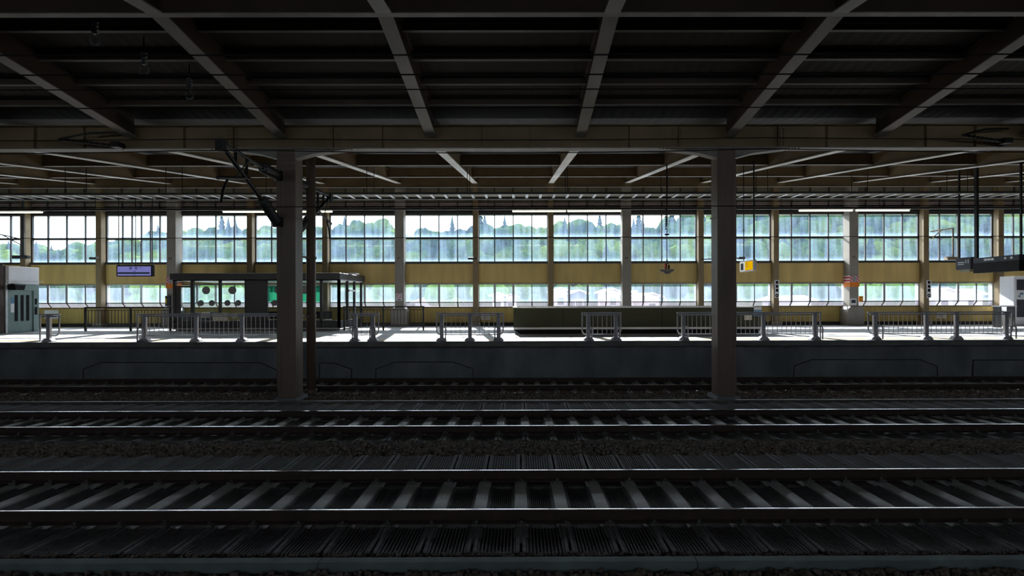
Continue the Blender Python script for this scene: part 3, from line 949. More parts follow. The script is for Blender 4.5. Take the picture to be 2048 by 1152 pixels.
# ------------------------------------------------------------------ black railings
def black_railing(px0, px1, posts, label):
    Y = 25.0
    x0, x1 = (px0 - 1041) * Y / 960, (px1 - 1041) * Y / 960
    r = thing('stair_railing', label, 'railing', (x0, Y, 0))
    w = x1 - x0
    box(0, w, -.03, .03, 1.20, 1.26).build('top_rail', M['black_rail'], r)
    box(0, w, -.02, .02, 1.06, 1.10).build('second_rail', M['black_rail'], r)
    box(0, w, -.02, .02, .26, .30).build('lower_rail', M['black_rail'], r)
    for p in posts:
        x = (p - px0) * Y / 960
        box(x - .04, x + .04, -.04, .04, 0, 1.22).build('post', M['black_rail'], r)
    nb_ = int(w / .17)
    for i in range(1, nb_):
        x = w * i / nb_
        box(x - .011, x + .011, -.011, .011, .28, 1.08).build('baluster', M['black_rail'], r)
black_railing(172, 344, [173, 263, 342], 'black stair railing between the lift and the waiting room')
black_railing(687, 849, [689, 767, 847], 'black stair railing beside the waiting room door')

# ------------------------------------------------------------------ green stair parapet
Y0, Y1 = 22.2, 25.0
xa, xb = (1027 - 1041) * Y0 / 960, (1523 - 1041) * Y0 / 960
r = thing('stairwell_parapet', 'long dark green stair parapet with pale capping', 'parapet', (xa, Y0, 0))
w, d, h = xb - xa, Y1 - Y0, 1.20
box(0, w, 0, .12, .20, h).build('front_panel', M['green_panel'], r)
box(0, w, d - .12, d, .20, h).build('rear_panel', M['green_panel'], r)
box(0, .12, .12, d - .12, .2, h).build('end_panel', M['green_panel'], r)
box(w - .12, w, .12, d - .12, .2, h).build('end_panel', M['green_panel'], r)
cp = MB().box(-.03, w + .03, -.03, .15, h, h + .04).box(-.03, w + .03, d - .15, d + .03, h, h + .04).box(-.03, .15, .15, d - .15, h, h + .04).box(w - .15, w + .03, .15, d - .15, h, h + .04)
cp.build('capping', M['alu'], r)
box(0, w, -.012, 0, .21, .30).build('trim_strip', M['alu'], r)
MB().prism([(.32, 0), (w - .1, 0), (w - .02, .2), (.0, .2)], 'y', .04, d - .04).build('recessed_base_shadow', M['black'], r)  # black colour paints in the shadow of the recess under the trim
jn = MB()
for i in range(1, 5):
    jn.box(w * i / 5 - .01, w * i / 5 + .01, -.004, 0, .3, h)
jn.build('panel_joint', M['black'], r)
# notices on it
p = at(1515, 622, Y0)
o = tag(box(-.19, .19, -.015, 0, -.24, .24).build('blue_notice', M['blue'], None, (p.x, Y0, p.z)), 'small blue and white notice at the end of the green parapet', 'notice')
box(-.17, .17, -.018, -.015, .05, .2).build('white_field', M['white'], o)
p = at(1496, 634, Y0)
o = tag(box(-.17, .17, -.01, 0, -.14, .14).build('paper_notice', M['paper'], None, (p.x, Y0, p.z)), 'cream paper notice on the green parapet beside the steel column', 'notice')
for px, py, lab in ((971, 634, 'cream paper notice on the yellow wall behind the three-post fence'), (1884, 631, 'cream paper notice on the yellow wall behind the departure-board fence')):
    p = at(px, py, 28.93)
    o = tag(MB().box(-.28, .28, -.03, 0.02, -.17, .17).build('paper_notice', M['paper'], None, (p.x, 28.97, p.z)), lab, 'notice')
    gl = MB()
    for q in range(4):
        gl.box(-.22, .22 - .07 * (q % 2), -.034, -.03, .08 - q * .065, .10 - q * .065)
    gl.box(-.02, .0, -.034, -.03, -.15, .15)
    gl.build('print_line', M['column_steel'], o)
p = at(103, 629, 28.95)
o = tag(box(-.42, .42, -.04, .0, -.26, .26).build('notice_board', M['white'], None, (p.x, 28.98, p.z)), 'white notice board with red mark on the yellow wall by the lift', 'notice board')
box(-.08, .12, -.045, -.04, -.1, .02).build('red_mark', M['red'], o)

# ------------------------------------------------------------------ waiting room
Y0, Y1 = 25.0, 28.6
X0, X1 = (346 - 1041) * Y0 / 960, (680 - 1041) * Y0 / 960
r = thing('waiting_room', 'glazed waiting room with dark frame and flat roof on the platform', 'waiting room', (X0, Y0, 0))
W, Dp = X1 - X0, Y1 - Y0
def bx(px): return (px - 346) * Y0 / 960
def bz(py): return EYE + (597 - py) * Y0 / 960
MB().box(-.05, W + .05, -.12, Dp + .3, bz(558), bz(545)).build('roof', M['dark_grey'], r, bevel=.02)
box(.0, W, 0.0, Dp, bz(559.5), bz(558)).build('ceiling_panel', M['white'], r)
ZG0 = bz(640)
posts = [(347, 352), (382, 388), (438, 442.5), (490, 493), (532, 535), (640, 645), (675, 680)]
for a, b in posts:
    box(bx(a), bx(b), 0, .12, .1, bz(558)).build('post', M['booth_frame'], r)
box(0, W, .0, .1, bz(560), bz(556)).build('head_rail', M['booth_frame'], r)
box(0, W, 0, .1, ZG0 - .1, ZG0).build('sill_rail', M['booth_frame'], r)
box(0, W, 0.02, .1, .12, ZG0 - .1).build('lower_panel', M['dark_grey'], r)
box(0, W, -.01, .03, .06, .14).build('kick_strip', M['frame_alu'], r)
box(0.1, W - .1, .1, Dp, 0, .06).build('base', M['dark_base'], r)
box(bx(493), bx(532), 0.01, .11, .12, bz(558)).build('solid_panel', M['dark_grey'], r)
for a, b in ((388, 438), (442.5, 490), (535, 640), (645, 675)):
    g = MB(); g.quad_uv([(bx(a), .05, ZG0), (bx(b), .05, ZG0), (bx(b), .05, bz(558)), (bx(a), .05, bz(558))])
    g.build('glass_pane', M['booth_glass'], r)
# framed light at the lift end
box(bx(352), bx(382), .02, .1, bz(573), bz(570)).build('transom', M['booth_frame'], r)
box(bx(352), bx(361), .02, .1, ZG0, bz(573)).build('door_stile', M['booth_frame'], r)
g = MB(); g.quad_uv([(bx(352), .05, ZG0), (bx(382), .05, ZG0), (bx(382), .05, bz(558)), (bx(352), .05, bz(558))])
g.build('glass_pane', M['booth_glass'], r)
# end with the door
for y in (0.0, 1.2, 2.3, Dp - .12):
    box(W - .12, W, y, y + .12, .1, bz(558)).build('post', M['booth_frame'], r)
g = MB()
for a, b in ((.12, 1.2), (1.32, 2.3), (2.42, Dp - .12)):
    g.quad_uv([(W - .06, a, .5), (W - .06, b, .5), (W - .06, b, bz(558)), (W - .06, a, bz(558))])
g.build('glass_pane', M['booth_glass'], r)
box(W - .1, W - .02, 0, Dp, .1, .5).build('lower_panel', M['dark_grey'], r)
dr = box(W, W + .05, 1.3, 2.35, 2.05, 2.15).build('door_head', M['frame_alu'], r)
MB().tube([(W + .06, 2.15, .8), (W + .06, 2.15, 1.4)], .02, 8).build('door_handle', M['alu'], r)
box(-.0, .1, .1, Dp, .1, .9).build('lower_panel', M['dark_grey'], r)
g = MB(); g.quad_uv([(.05, .1, .9), (.05, Dp, .9), (.05, Dp, bz(558)), (.05, .1, bz(558))]); g.build('glass_pane', M['booth_glass'], r)
# round window stickers
def sticker(px, py, rad, big):
    x, z = bx(px), bz(py)
    s = MB().disc((x, z), rad, .025, .04).build('round_sticker', M['dark_grey'], r)
    MB().disc((x, z), rad * .86, .02, .026).build('sticker_face', M['sticker'], s)
    m = MB()
    if big:
        for i in range(3):
            for j in range(2):
                m.box(x + (i - 1) * .075 - .022, x + (i - 1) * .075 + .022, .017, .021, z + (.035 if j else -.06) - .022, z + (.035 if j else -.06) + .022)
        mt = M['column_steel']
    else:
        m.prism([(x + .075 * math.cos(2 * PI * q / 16), z + .075 * math.sin(2 * PI * q / 16)) for q in range(16)], 'y', .017, .021)
        mt = M['dark_grey']
    k = m.build('sticker_mark', mt, s)
    if not big:
        MB().disc((x, z), .055, .014, .018).build('sticker_center', M['sticker'], s)
M['sticker'] = mat('sticker_grey', (0.20, 0.20, 0.24), 0.6, vary=0.08)
for px, py, big in ((412.5, 579, 1), (465, 579, 1), (557, 579, 1), (610, 579, 1), (402, 604.5, 0), (424, 604.5, 0), (455, 604.5, 0), (476.5, 604.5, 0), (549.5, 604.5, 0), (618, 604.5, 0)):
    sticker(px, py, .205 if big else .155, big)
# things in and on the waiting room
o = tag(box(-.45, .45, -.25, .25, 0, .07).build('air_vent_box', M['lift_white'], None, (at(699, 545, 26.5).x, 26.5, bz(545) + .0)), 'flat pale box lying on the waiting room roof', 'box')
for q, (px0, px1) in enumerate(((535, 559), (602, 641))):
    a, b = at(px0, 604, 28.55), at(px1, 572, 28.55)
    g = thing('green_blind', ['green roller blind in the waiting room beside the dark panel', 'green roller blind in the waiting room beside the drain pipe'][q], 'blind', (a.x, 28.55, a.z))
    m = MB(); m.quad_uv([(0, 0, 0), (b.x - a.x, 0, 0), (b.x - a.x, 0, b.z - a.z), (0, 0, b.z - a.z)])
    m.build('blind_fabric', M['green_blind'], g)
    MB().tube([(0, 0, b.z - a.z + .03), (b.x - a.x, 0, b.z - a.z + .03)], .04, 8).build('roller', M['white'], g)
for px, py, ww, hh, m_, lab in ((411, 630, .45, .28, 'paper', 'cream poster low inside the waiting room below the first round sign'), (440, 634, .75, .42, 'paper', 'large creased cream poster low in the waiting room window'), (468, 632, .25, .22, 'paper', 'small cream card low in the waiting room beside the large poster')):
    p = at(px, py, 25.0 - .02)
    tag(box(-ww / 2, ww / 2, -.012, .01, -hh / 2, hh / 2).build('poster', M[m_], None, (p.x, p.y, p.z)), lab, 'poster')
def chair(x, y, lab):
    c = thing('waiting_chair', lab, 'chair', (x, y, .06), 'chairs in the waiting room')
    box(-.23, .23, -.22, .22, .40, .45).build('seat', M['black'], c, bevel=.02)
    box(-.23, .23, .18, .24, .5, .9).build('backrest', M['black'], c, bevel=.02)
    for sx in (-1, 1):
        for sy in (-1, 1):
            MB().tube([(sx * .19, sy * .18, 0), (sx * .19, sy * .18, .41)], .015, 6).build('leg', M['frame_alu'], c)
for i, px in enumerate((538, 550, 630, 640, 652)):
    chair(at(px, 640, 26.2).x, 26.2, ['black waiting chair by the dark panel', 'black waiting chair second from the dark panel', 'black waiting chair just past the drain pipe', 'black waiting chair second past the drain pipe', 'black waiting chair in the glazed corner'][i])

# ------------------------------------------------------------------ lift
XF = -25.1                      # door face, looking along the platform
Y_F, Y_B = 22.4, 25.08
def ly(px): return 25.1 * 960 / (1041 - px) - Y_F
def lz(py, px): return EYE + (597 + (1041 - px) * math.tan(ROLL) - py) * (ly(px) + Y_F) / 960
r = thing('elevator', 'grey-green platform lift with a white header panel', 'lift', (XF, Y_F, 0))
DB = Y_B - Y_F
ZH = lz(534, 45)
box(-2.6, -.10, 0, DB, 0, ZH).build('shaft_wall', M['lift_green'], r)
MB().box(-2.65, .02, -.05, ly(17) - .12, 0, ZH + .1).build('corner_cladding', M['lift_brown'], r, bevel=.06)
box(-.1, .03, ly(13), ly(17), 0, ZH).build('cladding_edge', M['alu'], r)
box(-.1, .12, ly(15.5), ly(76), lz(568, 45), ZH).build('header_panel', M['lift_white'], r, bevel=.01)
box(.12, .15, ly(10), ly(82), lz(563, 45), lz(562, 45)).build('header_rail', M['alu'], r)
ZD = lz(581, 45)
box(-.10, 0, ly(17), ly(24), 0, ZD).build('jamb', M['lift_green'], r)
box(-.10, 0, ly(70), DB, 0, ZD).build('jamb', M['lift_green'], r)
box(-.10, 0, ly(17), DB, ZD, lz(568, 45)).build('door_lintel', M['lift_green'], r)
dr = box(-.10, -.06, ly(24), ly(70), .02, ZD).build('door', M['lift_green'], r)
for a_, b_ in ((34, 40.5), (46, 52), (57, 63)):
    box(-.06, -.05, ly(a_), ly(b_), lz(642, 45), lz(590, 45)).build('door_window', M['black'], dr)
box(0, .03, ly(72.5), ly(75.5), lz(609, 74), lz(597, 74)).build('call_panel', M['black'], r)
box(0, .03, ly(72), ly(76), lz(629, 74), lz(614, 74)).build('call_panel', M['black'], r)
y = Y_F + ly(26)
tag(box(0, .012, -.16, .16, -.22, .22).build('paper_notice', M['lift_white'], None, (XF - .05, y, lz(616, 26))), 'white paper notice on the lift door', 'notice')
tag(box(0, .012, -.12, .12, -.14, .14).build('blue_notice', M['blue'], None, (XF - .05, y + .03, lz(601, 27))), 'small blue sticker on the lift door above the paper notice', 'sticker')
t = thing('hanging_monitor', 'black monitor box hanging under the lift header', 'monitor', (XF + .22, Y_F + ly(26), lz(580, 26)))
MB().prism([(-.2, 0), (.2, 0), (.27, .25), (-.24, .25)], 'x', -.2, .2).build('housing', M['black'], t)
box(-.22, -.15, -.03, .03, .2, .35).build('bracket', M['black'], t)

# ------------------------------------------------------------------ hanging signs
def rod(m, x, y, z0, z1, rr=.018):
    m.tube([(x, y, z0), (x, y, z1)], rr, 6)
ZRACK = 6.30
# station name sign
a, b = at(233, 553, 22.0), at(304, 530, 22.0)
r = thing('station_name_sign', 'backlit lavender station name sign hung before the window', 'sign', ((a.x + b.x) / 2, 22.0, a.z))
w, h = b.x - a.x, b.z - a.z
box(-w / 2, w / 2, 0, .16, 0, h).build('case', M['black'], r)
f_ = box(-w / 2 + .05, w / 2 - .05, -.008, 0, .04, h - .06).build('face', M['sign_lit'], r)
MB().prism([(-w / 2 + .06, .12), (w / 2 - .13, .12), (w / 2 - .07, .155), (w / 2 - .13, .19), (-w / 2 + .06, .19)], 'y', -.012, -.008).build('line_arrow', M['green_line'], r)
text('浦', .14, M['black'], r, (-.17, -.012, h - .15)); text('佐', .14, M['black'], r, (.10, -.012, h - .15)); text('うらさ', .045, M['black'], r, (.30, -.012, h - .12))
text('Urasa', .05, M['black'], r, (0.02, -.012, .235)); text('Urasa', .04, M['black'], r, (0, -.012, .075))
m = MB()
for x in (-w / 2 + .04, 0, w / 2 - .04):
    rod(m, x, .08, h, ZRACK - a.z)
m.build('hanger_rod', M['wire'], r)
# yellow and white sign, face along the platform
Yf, Yn, Xs = 21.04, 19.80, 9.62
r = thing('platform_sign', 'yellow and white box sign hung beside the steel column', 'sign', (Xs, Yf, 2.77))
w, h = Yf - Yn, .46
box(0, .14, -w, 0, 0, h).build('case', M['lift_white'], r, bevel=.015)
box(-.006, 0, -w + .05, -w * .42, .05, h - .05).build('yellow_face', M['yellow_lit'], r)
box(-.004, 0, -w * .40, -.03, .03, h - .03).build('white_face', M['white_lit'], r)
box(-.006, 0, -w * .30, -.12, .07, h - .1).build('dark_field', M['sign_grey'], r)
m = MB()
for i in range(4):
    m.box(-.010, -.006, -w * .62, -w * .5, h - .12 - i * .055, h - .095 - i * .055)
m.build('print_line', M['orange'], r)
m = MB()
rod(m, .07, -.25, h, 7.4 - 2.77); rod(m, .07, -w + .08, h, 7.3 - 2.77, .03)
m.build('hanger_rod', M['wire'], r)
# departure board
Xs, Yn, Yf = 20.0, 19.2, 21.15
r = thing('departure_board', 'dark hanging departure board with a grey heading strip', 'board', (Xs, Yf, 2.70))
w, h = Yf - Yn, .66
box(0, .22, -w, 0, 0, h * .66).build('display_case', M['black'], r)
box(0, .22, -w, 0, h * .66, h).build('heading_strip', M['sign_grey'], r)
m = MB()
for a_, b_ in ((.25, .32), (.33, .40), (.41, .47), (.70, .74), (.82, .87)):
    m.box(-.006, 0, -w * b_, -w * a_, h * .78, h * .90)
m.build('heading_mark', M['frame_alu'], r)
m = MB()
m.box(.06, .16, -.1, 0.02, h, 7.9 - 2.70)
m.build('hanger_post', M['wire'], r)
m = MB(); m.box(.08, .14, -w + .0, -w + .06, h, 7.4 - 2.70); m.build('hanger_post', M['wire'], r)
r = thing('track_number_sign', 'grey hanging track sign with a pale strip, behind the departure board', 'sign', (20.0, 22.0, 2.78))
box(0, .2, -.72, 0, .12, .66).build('case', M['sign_grey'], r)
box(0.02, .18, -.66, -.2, 0, .12).build('lower_strip', M['cladding'], r)
text('11', .22, M['lift_white'], r, (-.006, -.56, .46), (PI / 2, 0, -PI / 2))
box(-.006, 0, -.42, -.1, .42, .46).build('text_bar', M['frame_alu'], r)
box(-.006, 0, -.42, -.1, .34, .37).build('text_bar', M['frame_alu'], r)
m = MB(); m.box(.07, .13, -.1, -.04, .66, 7.8 - 2.78); m.build('hanger_post', M['wire'], r)

# hanging dish on a rod
p = at(1334, 548, 20.0)
r = thing('hanging_dish_lamp', 'dark shallow dish hanging on a long rod with a red fitting', 'lamp', (p.x, 20.0, p.z))
MB().lathe([(.05, 0), (.11, .02), (.16, .06), (.24, .10), (.30, .17), (.31, .185), (.18, .20), (.05, .21)], n=18).build('dish', M['dark_grey'], r)
MB().tube([(-.05, 0, .2), (-.05, 0, .42)], .05, 10).build('red_fitting', M['red'], r)
MB().tube([(.08, 0, .2), (.08, 0, .38)], .035, 8).build('black_fitting', M['black'], r)
MB().tube([(.0, 0, .42), (.0, 0, .48)], .05, 10).build('white_collar', M['white'], r)
m = MB(); m.tube([(0, 0, .42), (0, 0, .62)], .05, 8, radii=[.06, .02]); m.tube([(0, 0, .6), (0, 0, 2.0)], .016, 6); m.tube([(0, 0, 2.0), (0, 0, 4.6)], .028, 6)
m.build('rod', M['wire'], r)
MB().tube([(0, 0, 1.62), (0, 0, 1.67)], .09, 10).build('stop_ring', M['black'], r)
m = MB()
for q in range(9):
    z = 1.85 + q * .1
    m.tube([(-.05, 0, z), (-.05, 0, z + .07)], .022, 6)
m.tube([(.02, 0, 1.75), (.28, .3, 2.7)], .006, 5)
m.build('chain', M['wire'], r)

# ------------------------------------------------------------------ cable rack and lamps over the platform
r = thing('cable_rack', 'long dark ladder-like cable rack hung over the platform', 'rack', (0, 21.5, ZRACK))
m = MB()
m.box(XL, XR, -.04, .04, 0, .10).box(XL, XR, 1.0, 1.08, 0, .10)
m.build('side_rail', M['frame_dark'], r)
rg = None
for i in range(-50, 50):
    if rg is None:
        rg = box(-.06, .06, .04, 1.0, .03, .06).build('rung', M['frame_alu'], r)
        c_ = rg
    else:
        c_ = rg.copy(); COL.objects.link(c_); c_.parent = r
    c_.location = (.31 + .62 * i, 0, 0)
m = MB()
for i in list(range(-57, -50)) + list(range(50, 57)):
    m.box(.25 + .62 * i, .37 + .62 * i, .04, 1.0, .03, .06)
o = m.build('rung_row', M['frame_alu'], r); o['kind'] = 'stuff'
for k in range(-7, 8):
    for y in (0, 1.04):
        MB().tube([(XK[k] + .3, y, .1), (XK[k] + .3, y, zb_far(21.5 + y) + H - ZRACK)], .015, 6).build('hanger_rod', M['wire'], r)
m = MB().box(XL, XR, .2, .75, .062, .075)
m.build('cable_tray', M['cladding'], r)
r = thing('lighting_trunking', 'long grey lighting trunking under the cable rack', 'trunking', (0, 22.0, 5.70))
box(XL, XR, -.05, .05, 0, .10).build('trunking_body', M['frame_dark'], r)
for k in range(-7, 8):
    MB().tube([(XK[k] + 1.2, 0, .1), (XK[k] + 1.2, 0, ZRACK - 5.70 + .02)], .012, 6).build('hanger_rod', M['wire'], r)
LAMPS = [(-22, 'with its end over the lift'), (34, 'second over the lift'), (501, 'near the waiting room, lift side of the steel column'), (612, 'crossed by the drain pipe'),
         (1079, 'over the green parapet, nearer the waiting room'), (1189, 'over the green parapet beside the dish lamp'), (1653, 'nearer the yellow sign'), (1767, 'before the departure board')]
for px, lab in LAMPS:
    X = (px - 1041) * 22.0 / 960
    l = thing('fluorescent_lamp', 'lit fluorescent lamp ' + lab, 'lamp', (X, 22.0, 5.62), 'lit fluorescent lamps')
    MB().prism([(-.09, .08), (.09, .08), (.05, .04), (-.05, .04)], 'x', -1.24, 1.24).build('housing', M['white'], l)
    MB().tube([(-1.22, 0, .015), (1.22, 0, .015)], .03, 8).build('tube', M['lamp_tube'], l)

# ------------------------------------------------------------------ wall fittings
def hatch_band(k, lab):
    X = XK[k]
    a = 'hazard_banner'
    z0 = EYE + (597 - 566) * 28.4 / 960
    r = thing(a, lab, 'banner', (X, 28.38, z0))
    box(-.275, .275, -.02, .55, 0, .40).build('hatched_band', M['hatch'], r)
    box(-.28, .28, -.025, .55, -.27, 0).build('orange_band', M['orange'], r)
    box(-.09, .09, -.03, -.02, .05, .36).build('grey_plate', M['frame_alu'], r)
    # gap so that the pilaster shows through is not needed: the band wraps it
hatch_band(-4, 'red-white hatched and orange banner wrapped round the pilaster by the waiting room')
hatch_band(5, 'red-white hatched and orange banner wrapped round the pilaster by the departure board')

def pil_sign(px, py, k, w, h, lab, kind):
    p = at(px, py, PIL_FRONT[k] - .02)
    r = thing('wall_sign', lab, 'sign', (p.x, PIL_FRONT[k] - .002, p.z))
    box(-w / 2, w / 2, -.02, 0, -h / 2, h / 2).build('plate', M['lift_white'] if kind != 'small' else M['sign_grey'], r)
    m = MB()
    if kind == 'ring':
        for q in range(24):
            t0, t1 = 2 * PI * q / 24, 2 * PI * (q + 1) / 24
            m.bar((.12 * math.cos(t0), -.022, .06 + .12 * math.sin(t0)), (.12 * math.cos(t1), -.022, .06 + .12 * math.sin(t1)), .01, .03)
        m.bar((-.09, -.022, .15), (.09, -.022, -.03), .01, .025)
        m.build('no_smoking_ring', M['red'], r)
        box(-.1, .1, -.024, -.02, -.17, -.12).build('text_bar', M['sign_grey'], r)
    elif kind == 'vert':
        for q in range(4):
            z = h / 2 - .13 - q * .235
            if q == 3:
                z -= .08
                MB().disc((0, z), .10, -.026, -.02, 14).build('arrow_disc', M['black'], r)
                box(-.06, .05, -.03, -.026, z - .02, z + .02).build('arrow_mark', M['white'], r)
            else:
                box(-.075, .075, -.026, -.02, z - .085, z + .085).build('character_block', M['black'], r)
    elif kind == 'square':
        box(-.13, .13, -.026, -.02, -.06, .13).build('pictogram', M['sign_grey'], r)
    return r
pil_sign(798, 594, -1, .36, .42, 'square no-smoking sign on the pilaster by the black railing', 'ring')
pil_sign(1707, 604, 5, .36, .42, 'square white sign low on the pilaster with the orange banner', 'square')
pil_sign(1554, 578, 4, .26, 1.05, 'vertical white sign with black characters on the pilaster by the yellow sign', 'vert')
pil_sign(1858, 578, 6, .26, 1.05, 'vertical white sign with black characters on the pilaster by the departure board', 'vert')
for px, py, k, lab in ((1253, 516, 2, 'tiny number plate 21 on the pilaster beside the dish lamp'), (797, 516, -1, 'tiny dark plate on the pilaster above the no-smoking sign'), (1708, 514, 5, 'tiny dark plate on the pilaster above the orange banner'), (340, 517, -4, 'tiny dark plate on the pilaster beside the name sign')):
    p = at(px, py, 28.39)
    o = tag(box(-.09, .09, -.012, 0, -.07, .07).build('number_plate', M['column_steel'], None, (p.x, 28.4, p.z)), lab, 'plate')
    if k == 2:
        text('21', .13, M['black'], o, (0, -.016, 0))

def box_fitting(px0, px1, py0, py1, D, k, lab, name, cat, arm=None):
    a, b = at(px0, py1, D), at(px1, py0, D)
    r = thing(name, lab, cat, ((a.x + b.x) / 2, D, a.z))
    w, h = b.x - a.x, b.z - a.z
    box(-w / 2, w / 2, -.1, .1, 0, h).build('housing', M['dark_grey'], r, bevel=.01)
    yb = PIL_FRONT[k] - D
    xb_ = XK[k] - r.location.x
    MB().bar((0, .05, h * .6), (xb_, yb, h * .6), .06, .06).build('bracket', M['dark_grey'], r)
    return r
box_fitting(936, 955, 515, 519, 28.0, 0, 'small dark box on the pilaster behind the three-post fence', 'wall_speaker', 'speaker')
box_fitting(1476, 1489, 514, 518.5, 27.6, 3, 'small dark box half hidden behind the steel column', 'wall_speaker', 'speaker')
box_fitting(181, 195, 514.5, 519, 27.8, -5, 'small dark camera box on the pilaster beside the name sign', 'wall_camera', 'camera')
r = box_fitting(27, 58, 511, 517.5, 27.2, -6, 'long dark speaker box on a pole above the lift', 'pole_speaker', 'speaker')
MB().tube([(.1, 0, .1), (.1, 0, 3.7)], .07, 8).build('pole', M['dark_grey'], r)
m = MB(); m.tube([(0.05, 0, 1.1), (-1.1, -.9, 1.45)], .03, 6); m.tube([(0.05, 0, .75), (-.6, -.45, 1.3)], .03, 6)
m.build('side_arm', M['dark_grey'], r)
# bracket arm with drop pole
a0, a1 = at(1862, 463, 28.6), at(1906, 456.5, 26.9)
r = thing('bracket_arm', 'beige bracket arm with a drop pole and box behind the departure board', 'bracket', (a1.x, 26.9, at(1905, 520, 26.9).z))
o_ = r.location
m = MB()
m.tube([a0 - o_, a1 - o_], .04, 8); m.tube([at(1862, 478, 28.6) - o_, at(1884, 460, 27.7) - o_], .03, 8)
m.build('arm', M['beige_steel'], r)
MB().tube([a1 - o_, Vector((0, 0, .15))], .045, 8).build('drop_pole', M['cream_steel'], r)
MB().prism([(-.42, .0), (.36, .0), (.30, .16), (-.40, .18)], 'y', -.12, .12).build('housing', M['beige_steel'], r)
o = tag(box(-.12, .12, -.1, .1, -.17, .17).build('alarm_box', M['orange'], None, (at(1721, 598, 28.8).x, 28.85, at(1721, 598, 28.8).z)), 'small orange box beside the pilaster with the orange banner', 'box')
MB().box(-.05, .05, -.12, -.1, -.06, .06).build('button_plate', M['yellow'], o)
o = tag(box(-.10, .10, -.1, .1, -.3, .3).build('call_box', M['sign_grey'], None, (at(336, 602, 28.3).x, 28.3, at(336, 602, 28.3).z)), 'small dark and yellow box on the pilaster by the waiting room', 'box')
MB().box(-.06, .0, -.12, -.1, -.15, .15).build('yellow_front', M['yellow'], o)

# vending kiosk and counter at the end of the platform
X0_ = (2031 - 1041) * 27.4 / 960
r = thing('vending_machine', 'white vending machine at the departure-board end', 'vending machine', (X0_, 27.4, 0))
box(0, 1.3, 0, .85, .08, 2.85).build('body', M['lift_white'], r, bevel=.03)
box(.14, 1.2, -.02, 0, .5, 1.5).build('dark_front', M['sign_grey'], r)
box(.14, 1.2, -.02, 0, 1.55, 2.0).build('label_panel', M['white'], r)
m = MB(); m.box(.2, .35, -.025, -.02, 1.65, 1.75).box(.3, .5, -.025, -.02, 1.78, 1.9); m.build('label_mark', M['blue'], r)
box(.14, 1.2, -.02, 0, 2.05, 2.65).build('display_window', M['dark_grey'], r)
box(-.02, 1.32, -.05, .85, 0, .08).build('plinth', M['white'], r)
p = at(2010, 613, 26.0)
r = thing('white_counter', 'small white-topped counter beside the vending machine', 'counter', (p.x, 26.0, 0))
box(-.5, .4, -.25, .25, 1.13, 1.19).build('top', M['lift_white'], r)
for sx in (-.42, .32):
    box(sx - .03, sx + .03, -.2, .2, 0, 1.13).build('leg', M['frame_dark'], r)

# ------------------------------------------------------------------ overhead wires and catenary fittings
def wire(y, z, rr, lab, sag=None):
    m = MB()
    pts = []
    nseg = 36
    for i in range(nseg + 1):
        x = XL + .05 + (XR - XL - .1) * i / nseg
        dz = 0
        if sag:
            t = ((x + 7.06) / 13.3) % 1.0
            dz = -sag * 4 * t * (1 - t)
        pts.append((x, 0, dz))
    m.tube(pts, rr, 5)
    tag(m.build('overhead_wire', M['wire'], None, (0, y, z)), lab, 'wire')
wire(16.78, 3.78, .012, 'overhead contact wire crossing the windows at mid height')
wire(16.78, 5.02, .012, 'overhead wire just under the cable rack')
wire(16.60, 4.74, .010, 'thin overhead wire level with the lit lamps')
wire(11.68, 3.88, .011, 'contact wire of the middle track above the lit lamps')
wire(11.68, 5.28, .012, 'messenger wire of the middle track along the girder bottom', .10)
wire(11.9, 5.62, .011, 'feeder wire crossing the brown girder', .05)
wire(7.33, 5.36, .012, 'overhead wire crossing the roof beams highest of all')
wire(7.33, 5.06, .012, 'overhead wire crossing the roof beams, second from the top')
wire(9.5, 5.78, .012, 'overhead wire crossing the roof beams, third from the top')
wire(11.68, 6.28, .014, 'overhead wire crossing the roof beams just over the girder')

def insulator(m, p0, p1, r0, r1, nrib):
    p0, p1 = Vector(p0), Vector(p1)
    pts, rad = [], []
    for i in range(nrib * 2 + 1):
        pts.append(p0.lerp(p1, i / (nrib * 2))); rad.append(r1 if i % 2 else r0)
    m.tube(pts, 0, 12, radii=rad)

